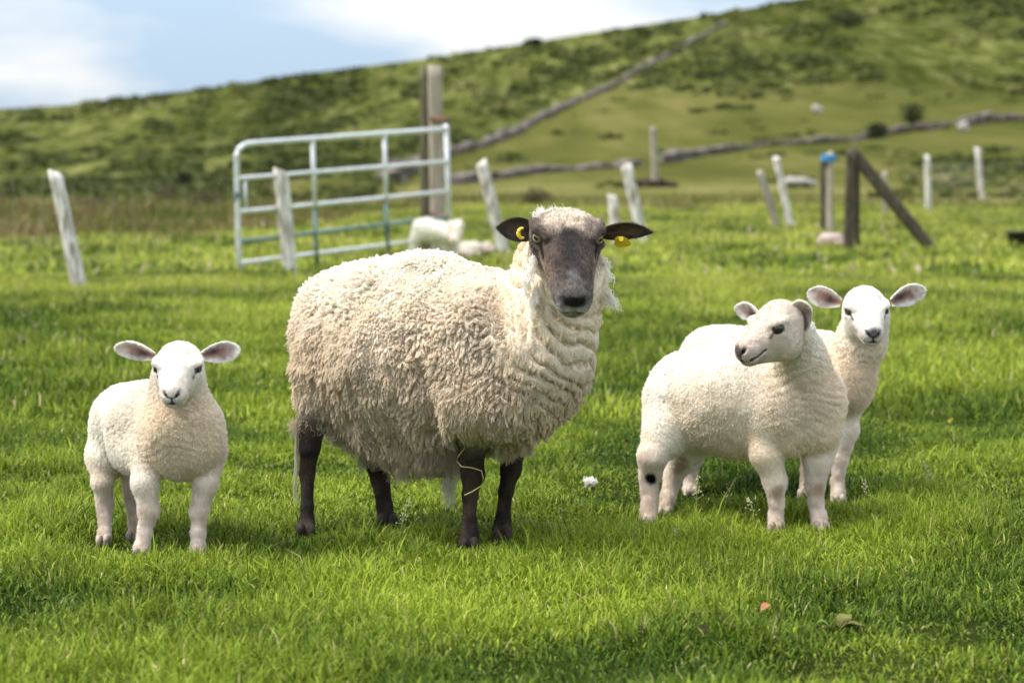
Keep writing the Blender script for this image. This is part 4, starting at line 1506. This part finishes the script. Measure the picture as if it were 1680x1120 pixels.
    lamb('white lamb with its head turned left and a black spot on its hock', P(1205, 868, 6.5),
         [((1124, 636, 6.62, 58), (1200, 648, 6.54, 80), .04, 0, 0),
          ((1102, 660, 6.58, 45), (1092, 716, 6.54, 36), .04, 0, 0),
          ((1200, 655, 6.54, 84), (1300, 660, 6.46, 76), .05, 0, 0),
          ((1160, 690, 6.54, 44), (1240, 706, 6.48, 46), .04, 1, 0),
          ((1300, 668, 6.44, 69), (1326, 665, 6.42, 52), .05, 1, .9),
          ((1300, 715, 6.40, 30), (1345, 705, 6.40, 32), .03, 1, .5),
          ((1328, 650, 6.42, 50), (1314, 588, 6.36, 38), .04, 1, 1.1),
          ((1314, 588, 6.36, 38), (1302, 545, 6.29, 33), .03, 0, .3)],
         [((1094, 695, 6.54, 36), (1072, 748, 6.50, 21)), ((1070, 748, 6.50, 23), (1066, 780, 6.52, 17)), ((1066, 780, 6.52, 17), (1065, 830, 6.50, 13.5)), ((1065, 830, 6.50, 13.5), (1063, 862, 6.47, 16)),
          ((1140, 715, 6.66, 40), (1122, 750, 6.66, 24)), ((1122, 750, 6.66, 24), (1105, 778, 6.68, 16)), ((1105, 778, 6.68, 16), (1096, 815, 6.66, 12.5)), ((1096, 815, 6.66, 12.5), (1089, 850, 6.63, 14)),
          ((1262, 700, 6.42, 40), (1258, 745, 6.40, 26)), ((1258, 745, 6.40, 26), (1272, 790, 6.40, 18.5)), ((1272, 790, 6.40, 18.5), (1274, 825, 6.40, 13)), ((1274, 825, 6.40, 13), (1273, 845, 6.40, 12.5)), ((1273, 845, 6.40, 12.5), (1273, 868, 6.38, 15)),
          ((1350, 715, 6.44, 32), (1342, 755, 6.43, 22)), ((1342, 755, 6.43, 22), (1337, 792, 6.43, 16)), ((1337, 792, 6.43, 16), (1339, 825, 6.43, 12.5)), ((1339, 825, 6.43, 12.5), (1343, 848, 6.42, 13)), ((1343, 848, 6.42, 13), (1346, 870, 6.39, 17))],
         h2, [((1246, 520, 6.30), (1207, 505, 6.33), 14, (-.5, -1, -.2), (.58, .42, .36), .55), ((1318, 543, 6.24), (1311, 495, 6.20), 18, (-.45, -1, .1), PINK, .6)],
         202, (.74, .65, .55), muz=(.46, .37, .33), dark_in=(.06, .035, .03), lipc=(.22, .17, .16), eyesize=.078,
         spots_extra=[(P(1067, 777, 6.492), P(1069, 785, 6.492), .0095, .007, (.012, .010, .009)), (P(1063, 781, 6.492), P(1070, 779, 6.492), .006, .006, (.012, .010, .009)), (P(1277, 805, 6.37), P(1277, 817, 6.37), .007, .018, (.64, .49, .37)),
                      (P(1345, 800, 6.40), P(1346, 806, 6.40), .007, .018, (.64, .49, .37)), (P(1110, 775, 6.62), P(1118, 760, 6.62), .012, .02, (.60, .48, .38)),
                      (P(1062, 795, 6.47), P(1062, 800, 6.47), .008, .015, (.5, .4, .3))])
    # far right lamb, facing the camera
    h3 = Head(P(1423, 510, 6.76), (0, -.42, .056), R(3), R(29), R(-1.5), .205, .85)
    lamb('white lamb behind the spotted lamb, ears spread, facing the camera', P(1270, 822, 7.0),
         [((1172, 592, 7.14, 56), (1260, 600, 7.05, 58), .04, 0, 0),
          ((1260, 600, 7.05, 58), (1345, 606, 6.98, 58), .04, 0, 0),
          ((1180, 640, 7.10, 48), (1330, 660, 7.0, 44), .04, 0, 0),
          ((1345, 612, 6.98, 60), (1372, 632, 6.92, 48), .04, 1, .5),
          ((1374, 642, 6.92, 46), (1390, 630, 6.88, 38), .03, 1, .8),
          ((1385, 628, 6.89, 44), (1412, 560, 6.87, 36), .04, 1, .9),
          ((1412, 560, 6.87, 36), (1422, 520, 6.87, 36), .03, 0, .2)],
         [((1385, 670, 6.92, 28), (1388, 705, 6.90, 20)), ((1388, 705, 6.90, 20), (1377, 752, 6.90, 14.5)), ((1377, 752, 6.90, 14.5), (1374, 790, 6.90, 11)), ((1374, 790, 6.90, 11), (1376, 822, 6.88, 14)),
          ((1335, 680, 7.02, 26), (1328, 740, 7.0, 15)), ((1328, 740, 7.0, 15), (1322, 790, 7.0, 10)), ((1322, 790, 7.0, 10), (1318, 826, 6.96, 12)),
          ((1150, 650, 7.14, 40), (1140, 730, 7.08, 22)), ((1140, 730, 7.08, 22), (1131, 770, 7.1, 14)), ((1131, 770, 7.1, 14), (1131, 800, 7.08, 11)), ((1131, 800, 7.08, 11), (1135, 826, 7.04, 14)),
          ((1170, 660, 7.26, 40), (1110, 740, 7.25, 18)), ((1110, 740, 7.25, 18), (1104, 770, 7.27, 13)), ((1104, 770, 7.27, 13), (1100, 812, 7.24, 12))],
         h3, [((1380, 497, 6.87), (1326, 481, 6.87), 17, (-.15, -1, -.15), PINK, .55), ((1462, 496, 6.87), (1518, 476, 6.87), 17, (.15, -1, -.15), PINK, .55)],
         203, LFACE, muz=(.46, .42, .40), lipc=(.17, .155, .16), dark_in=(.05, .025, .022),
         spots_extra=[(h3.w((x, y, .16)), h3.w((x + .02, y - .02, .16)), .006, .014, (.60, .58, .56)) for x, y in ((-.08, -.30), (.07, -.33), (0.0, -.42), (-.12, -.36), (.12, -.27))])

    # ---------------------------------------------------------------- two lambs far behind, by the gate post
    def far_lamb(label, parts, seed, h=.014):
        root = empty('lamb', P(*parts[0][0][:3]) * np.array([1, 1, 0]))
        tag(root, label, 'lamb', 'lambs by the gate post')
        pr = [cone(P(*a[:3]), P(*b[:3]), RAD(a[3], a[2]), RAD(b[3], b[2]), .05, c, .01) for (a, b, c) in parts]
        for q_ in pr: q_['k'] = .03
        V, F = grow(pr, h)
        V = smooth(V, F, 2)
        N = vnormals(V, F)
        V = V + N * (.006 * fbm(V, 14, 2, seed))[:, None]
        col = blend(pr, V)[0]
        mesh_np('body', V, [F], M['skin'], root, True, {'col': col})
        if DO_FUR:
            r_ = np.random.default_rng(seed)
            fleece('fleece', V, F, vnormals(V, F), col, np.full(len(V), .02), np.ones(len(V)), 9000, 900, root, r_, K=4, rad=.002, curl=.003)
        return root
    A_ = (.88, .83, .74); T_ = (.62, .54, .42); H_ = (.80, .70, .63)  # T_ darkens one hind leg, its shadow put into the coat colour
    dA = 23.2
    far_lamb('lamb standing small behind the ewe below the tall gate post',
             [((701, 378, dA, 19), (724, 383, dA, 17), A_), ((724, 383, dA, 17), (738, 386, dA, 13), A_), ((692, 376, dA, 15), (684, 392, dA, 9), A_), ((742, 384, dA - .1, 14), (748, 372, dA - .15, 9), A_),
              ((748, 376, dA - .15, 9), (746, 392, dA - .25, 7), H_), ((738, 366, dA - .15, 4), (735, 369, dA - .12, 2), H_), ((755, 366, dA - .15, 4), (758, 369, dA - .12, 2), H_),
              ((684, 388, dA + .03, 9), (679, 410, dA + .03, 5.5), A_), ((680, 410, dA + .03, 5.5), (681, 427, dA + .03, 4.5), A_),
              ((694, 390, dA + .12, 7), (697, 427, dA + .14, 4), T_),
              ((730, 395, dA, 11), (732, 427, dA, 4.5), A_), ((743, 395, dA, 9), (745, 427, dA, 4.5), A_)], 301)
    dB = 24.2
    far_lamb('lamb lying flat in the grass behind the ewe beside the standing far lamb',
             [((752, 410, dB, 11), (778, 410, dB, 11), A_), ((778, 410, dB, 11), (790, 411, dB, 7), A_), ((788, 409, dB, 5), (799, 405, dB, 5), H_),
              ((799, 405, dB - .1, 6), (806, 408, dB - .12, 4.5), H_), ((760, 416, dB - .1, 5), (784, 417, dB - .12, 4), H_),
              ((795, 400, dB - .05, 2.5), (790, 399, dB - .05, 1.5), H_)], 302)

# ------------------------------------------------------------------ grass
def blades(X, Y, ln, wd, col, rr, segs=3, lean=.62, bendm=.85):
    n = len(X)
    Z = terrain(X, Y) - .004
    az = rr.uniform(0, 2 * math.pi, n)
    d = np.stack([np.cos(az), np.sin(az), np.zeros(n)], 1)
    saz = az + math.pi / 2 + rr.normal(0, .5, n)
    side = np.stack([np.cos(saz), np.sin(saz), np.zeros(n)], 1)
    l0 = np.abs(rr.normal(0, lean, n))
    bd = np.abs(rr.normal(0, bendm, n)) + .1
    rows = []
    pos = np.stack([X, Y, Z], 1)
    ang = l0
    steps = segs
    ws = {3: (1.0, .9, .6), 2: (1.0, .75)}[segs]
    for k in range(segs):
        rows.append(pos - side * (wd * ws[k] * .5)[:, None]); rows.append(pos + side * (wd * ws[k] * .5)[:, None])
        st = ln / segs
        pos = pos + st[:, None] * (np.sin(ang)[:, None] * d + np.cos(ang)[:, None] * np.array([0, 0, 1.0]))
        ang = ang + bd * (.6 + .5 * k)
    rows.append(pos)
    m = len(rows)
    V = np.stack(rows, 1).reshape(-1, 3)
    b = np.arange(n) * m
    Q = [np.stack([b + 2 * k, b + 2 * k + 1, b + 2 * k + 3, b + 2 * k + 2], 1) for k in range(segs - 1)]
    T = np.stack([b + 2 * segs - 2, b + 2 * segs - 1, b + 2 * segs], 1)
    return V, Q, T, np.repeat(col, m, 0)


FEET = [(502, 884, 6.28), (637, 872, 6.44), (769, 895, 6.09), (822, 890, 6.19), (170, 907, 6.14), (219, 892, 6.22), (231, 922, 5.94), (326, 918, 5.95),
        (1063, 862, 6.47), (1089, 850, 6.63), (1273, 868, 6.38), (1346, 870, 6.39), (1376, 822, 6.88), (1318, 826, 6.96), (1135, 826, 7.04), (1100, 812, 7.24)]


def grass_field(name, y0, y1, n, lmin, lmax, wmin, wmax, segs, margin, label, rr, inner=None):
    Y = rr.random(n * 2)
    Y = np.sqrt(y0 ** 2 + Y * (y1 ** 2 - y0 ** 2))
    X = (rr.random(n * 2) * 2 - 1) * (Y * .2118 * 1.04 + margin)
    if inner is not None:
        X = np.where(X < 0, -1, 1) * (Y * .2118 * 1.04 + inner + np.abs(X) / (Y * .2118 * 1.04 + margin) * (margin - inner))
    p = np.stack([X, Y, np.zeros_like(X)], 1)
    tuft = fbm(p, 2.6, 3, 5)
    big = fbm(p, .7, 2, 8)
    keep = rr.random(n * 2) < np.clip(.66 + 1.0 * tuft, .30, 1)
    if y1 > 25:
        keep &= rr.random(n * 2) < np.clip((51.5 - Y + 2 * fbm(p, .3, 2, 4)) / 9, 0, 1)
    X, Y, tuft, big, p = (a[keep][:n] for a in (X, Y, tuft, big, p))
    n = len(X)
    h = np.clip(.42 + .85 * tuft + .40 * big, .05, 1.3)
    ln = (lmin + (lmax - lmin) * h) * rr.uniform(.55, 1.25, n)
    if y0 < 5:
        tr_ = np.zeros(n)
        for fx, fy, fd in FEET:
            q = P(fx, fy, fd)
            dy = Y - q[1]
            tr_ = np.maximum(tr_, np.exp(-((X - q[0]) / .10) ** 2 - (dy / np.where(dy < 0, .26, .08)) ** 2))
        ln = ln * (1 - .56 * tr_)
    lng = rr.random(n) < .02
    ln[lng] *= 1.5
    wd = rr.uniform(wmin, wmax, n)
    c1, c2, c3, c4 = np.array((.125, .197, .014)), np.array((.285, .345, .032)), np.array((.024, .054, .005)), np.array((.42, .36, .15))
    t = np.clip(.5 + .5 * fbm(p, 1.3, 3, 77) * 2.3 + .35 * tuft + rr.normal(0, .28, n), 0, 1)[:, None]
    col = c3 * (1 - t) + c2 * t
    m2 = (rr.random(n) < .45)[:, None]
    col = np.where(m2, .5 * col + .5 * c1, col)
    dry = (rr.random(n) < .022)
    col[dry] = c4 * rr.uniform(.6, 1.1, (dry.sum(), 1))
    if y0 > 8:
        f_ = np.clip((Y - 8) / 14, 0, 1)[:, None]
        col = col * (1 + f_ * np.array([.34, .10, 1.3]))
    if y1 > 25:
        rw = roughness(X, Y)
        isr = rr.random(n) < rw
        rcs = np.array([(.06, .08, .012), (.11, .125, .022), (.16, .14, .045), (.13, .085, .04), (.24, .20, .085)])
        rc = rcs[np.clip((2.4 + 3.2 * fbm(p, .45, 3, 91) + rr.normal(0, .8, n)).astype(int), 0, 4)]
        col = np.where(isr[:, None], rc, col)
        ln = np.where(isr, ln * rr.uniform(.7, 1.9, n) * (1 + 1.6 * np.clip(vnoise(p, .5, 44), 0, 1)), ln)
    col *= rr.uniform(.8, 1.2, (n, 1))
    V, Q, T, c = blades(X, Y, ln, wd, col, rr, segs)
    o = mesh_np(name, V, Q + [T], M['grass'], None, True, {'col': c})
    tag(o, label, 'grass', kind='stuff')
    return o


if DO_GRASS:
    rg = np.random.default_rng(9)
    grass_field('grass', 3.6, 9.0, 420000, .020, .088, .0026, .0060, 3, .35, 'lush green pasture grass blades around the sheep in the foreground', rg)
    grass_field('grass', 2.0, 9.0, 120000, .03, .085, .005, .009, 2, 3.2, 'pasture grass at the two sides of the foreground', rg, .35)
    grass_field('grass', 9.0, 20.0, 250000, .04, .09, .006, .011, 2, 3.0, 'short green pasture grass between the sheep and the gate', rg)
    grass_field('grass', 20.0, 52.0, 165000, .05, .12, .016, .03, 2, 5.0, 'distant green pasture grass around the gate and fence posts', rg)

# ------------------------------------------------------------------ small things in the grass
rr = np.random.default_rng(55)


def wool_tuft(px, py, r, label, seed):
    d = gdist(py)
    p = P(px, py, d); p[2] = float(terrain(p[0], p[1])) + .022
    n = 130
    q = np.random.default_rng(seed)
    u = norm(q.normal(size=(n, 3))) * q.random((n, 1)) ** .5 * np.array([1.3, .8, .28])
    a = p + u * RAD(r, d)
    t = np.linspace(0, 1, 6)
    dirn = norm(q.normal(size=(n, 3)))
    X = a[:, None] + dirn[:, None] * t[None, :, None] * .014 + .004 * np.sin(t[None, :, None] * 9 + q.uniform(0, 6, (n, 1, 3)))
    o = curves_np('wool_tuft', X, np.full((n, 6), .0009), np.tile((.78, .74, .68), (n, 1)), M['wool'])
    tag(o, label, 'wool tuft')


wool_tuft(968, 806, 7, 'white tuft of shed wool in the grass right of the ewe legs', 1)
wool_tuft(1118, 888, 9, 'white wool tuft in the grass in front of the spotted lamb hind leg', 2)


def leafy(px, py, size, n, cols, label, name, seed, rise=.05, cat='plant'):
    d = gdist(py)
    p = P(px, py, d); p[2] = float(terrain(p[0], p[1]))
    q = np.random.default_rng(seed)
    V = []; F = []; cc = []
    for k in range(n):
        az = q.uniform(0, 6.28); l = size * q.uniform(.6, 1.2); w = l * .2
        dv = np.array([math.cos(az), math.sin(az), 0]); sd = np.array([-dv[1], dv[0], 0])
        c = np.asarray(cols)[q.integers(len(cols))] * q.uniform(.8, 1.2)
        b0 = len(V)
        for i in range(7):
            u = i / 6
            ww = w * math.sin(math.pi * min(.06 + u * .94, 1)) ** .7
            ct = p + dv * l * u * .8 + np.array([0, 0, rise + l * .38 * math.sin(u * 2.4)])
            for j in (-1, 0, 1):
                V.append(ct + sd * ww * j + np.array([0, 0, .15 * ww * abs(j) + .004 * math.sin(7 * u + k)])); cc.append(c * (1.15 if j == 0 else 1))
        for i in range(6):
            for j in (0, 1):
                a = b0 + i * 3 + j
                F.append((a, a + 1, a + 4, a + 3))
    o = mesh_np(name, np.array(V), [np.array(F)], M['leaf'], None, True, {'col': np.array(cc)})
    tag(o, label, cat)


leafy(1375, 1035, .075, 7, [(.12, .12, .03), (.10, .16, .02), (.11, .09, .035)], 'blurred brownish dock plant in the near grass at lower right', 'dock_plant', 4, -.005)


for k, (x, y) in enumerate([(1085, 436), (1130, 430), (1248, 424), (1290, 432), (1345, 426), (1402, 420), (1452, 424), (1500, 418), (1185, 440), (960, 452)]):
    leafy(x, y, .09, 14, [(.035, .075, .010), (.055, .10, .014), (.08, .13, .02)], 'dark leafy dock clump in the pasture between the lambs and the braced post', 'dock_clump', 60 + k, .02)
    bpy.data.objects[-1 if False else 'dock_clump' + ('.%03d' % k if k else '')]['group'] = 'dock clumps before the braced post'


def one_leaf(px, py, size, c, label, seed, lift=.05, name='fallen_leaf'):
    d = gdist(py)
    p = P(px, py, d); p[2] = float(terrain(p[0], p[1])) + lift
    q = np.random.default_rng(seed)
    V = []; F = []
    az = q.uniform(0, 6.28)
    dv = np.array([math.cos(az), math.sin(az) * .6, .45]); sd = np.array([-math.sin(az), math.cos(az), .25])
    for i in range(8):
        u = i / 7
        w = size * .42 * math.sin(math.pi * min(.05 + .95 * u, 1)) ** .8
        for j in (-1, -.5, 0, .5, 1):
            V.append(p + dv * size * (u - .5) + sd * w * j + np.array([0, 0, .35 * w * abs(j) + .1 * size * math.sin(3 * u)]))
    for i in range(7):
        for j in range(4):
            a = i * 5 + j
            F.append((a, a + 1, a + 6, a + 5))
    V = np.array(V)
    o = mesh_np(name, V, [np.array(F)], M['leaf'], None, True, {'col': np.tile(np.array(c), (len(V), 1)) * (1 + .2 * vnoise(V, 200, 3))[:, None]})
    tag(o, label, 'leaf')


one_leaf(1256, 1032, .024, (.36, .15, .08), 'reddish orange fallen leaf in the near grass at lower right', 3)
one_leaf(1559, 716, .028, (.75, .50, .06), 'yellow leaf in the grass right of the far right lamb', 5, .05)
one_leaf(1150, 1060, .026, (.12, .09, .06), 'dark brown dead leaf low in the near grass', 7, .04)

# straw stalk caught on the ewe's fore leg
mb = MB()
path = [(772, 722), (762, 735), (752, 748), (750, 757), (757, 765), (775, 767), (790, 772), (793, 784), (789, 797), (775, 806), (762, 812)]
pts = [P(x, y, 6.045 + (.03 if i < 4 else 0.0)) for i, (x, y) in enumerate(path)]
mb.tube(pts, .0016, 6)
mb.build('straw_stalk', None)
st = bpy.data.objects['straw_stalk']
st.data.materials.append(noise_mat('dry_straw', (.42, .36, .12), (.55, .48, .20), 30))
tag(st, 'thin yellow straw stalk looped round the ewe near fore leg', 'stalk')


# seed heads of grass rising above the sward
def seed_head(px, py, h, label, seed):
    d = gdist(py)
    p = P(px, py, d); p[2] = float(terrain(p[0], p[1]))
    q = np.random.default_rng(seed)
    root = empty('seed_grass', p)
    tag(root, label, 'grass stalk', 'seeding grass stalks')
    lean = q.uniform(-.3, .3, 2)
    mbs = MB()
    sp = [p + np.array([lean[0] * h * u * u, lean[1] * h * u * u, h * u]) for u in np.linspace(0, 1, 7)]
    mbs.tube(sp, [.0011] * 6 + [.0006], 5)
    mbs.build('stalk', M['straw_g'], root)
    V = []; F = []; 
    mh = MB()
    for k in range(26):
        u = .55 + .45 * q.random()
        c = p + np.array([lean[0] * h * u * u, lean[1] * h * u * u, h * u])
        off = q.normal(size=3) * .016 * (1.15 - u)
        off[2] = abs(off[2])
        mh.tube([c, c + off], .0004, 3, False)
        mh.stone(c + off, np.array([.0016, .0016, .0024]), int(q.integers(1e9)), 1)
    mh.build('seed_head', M['seed'], root)


M['straw_g'] = noise_mat('green_stalk', (.16, .22, .05), (.26, .30, .09), 20)
M['seed'] = noise_mat('pale_seed', (.36, .36, .18), (.52, .50, .28), 40)
for k, (x, y, h, w) in enumerate([(1142, 870, .14, 'seeding grass stalk in front of the belly of the spotted lamb'), (1185, 862, .12, 'pale seeding grass stalk between the legs of the spotted lamb'),
                                  (1240, 880, .10, 'short seeding stalk just left of the spotted lamb fore leg'), (1420, 850, .11, 'seeding grass stalk right of the lambs'),
                                  (1530, 825, .12, 'seeding grass stalk alone in the grass at far right'), (655, 900, .12, 'dark seeding stalk under the ewe belly')]):
    seed_head(x, y, h, w, 500 + k)
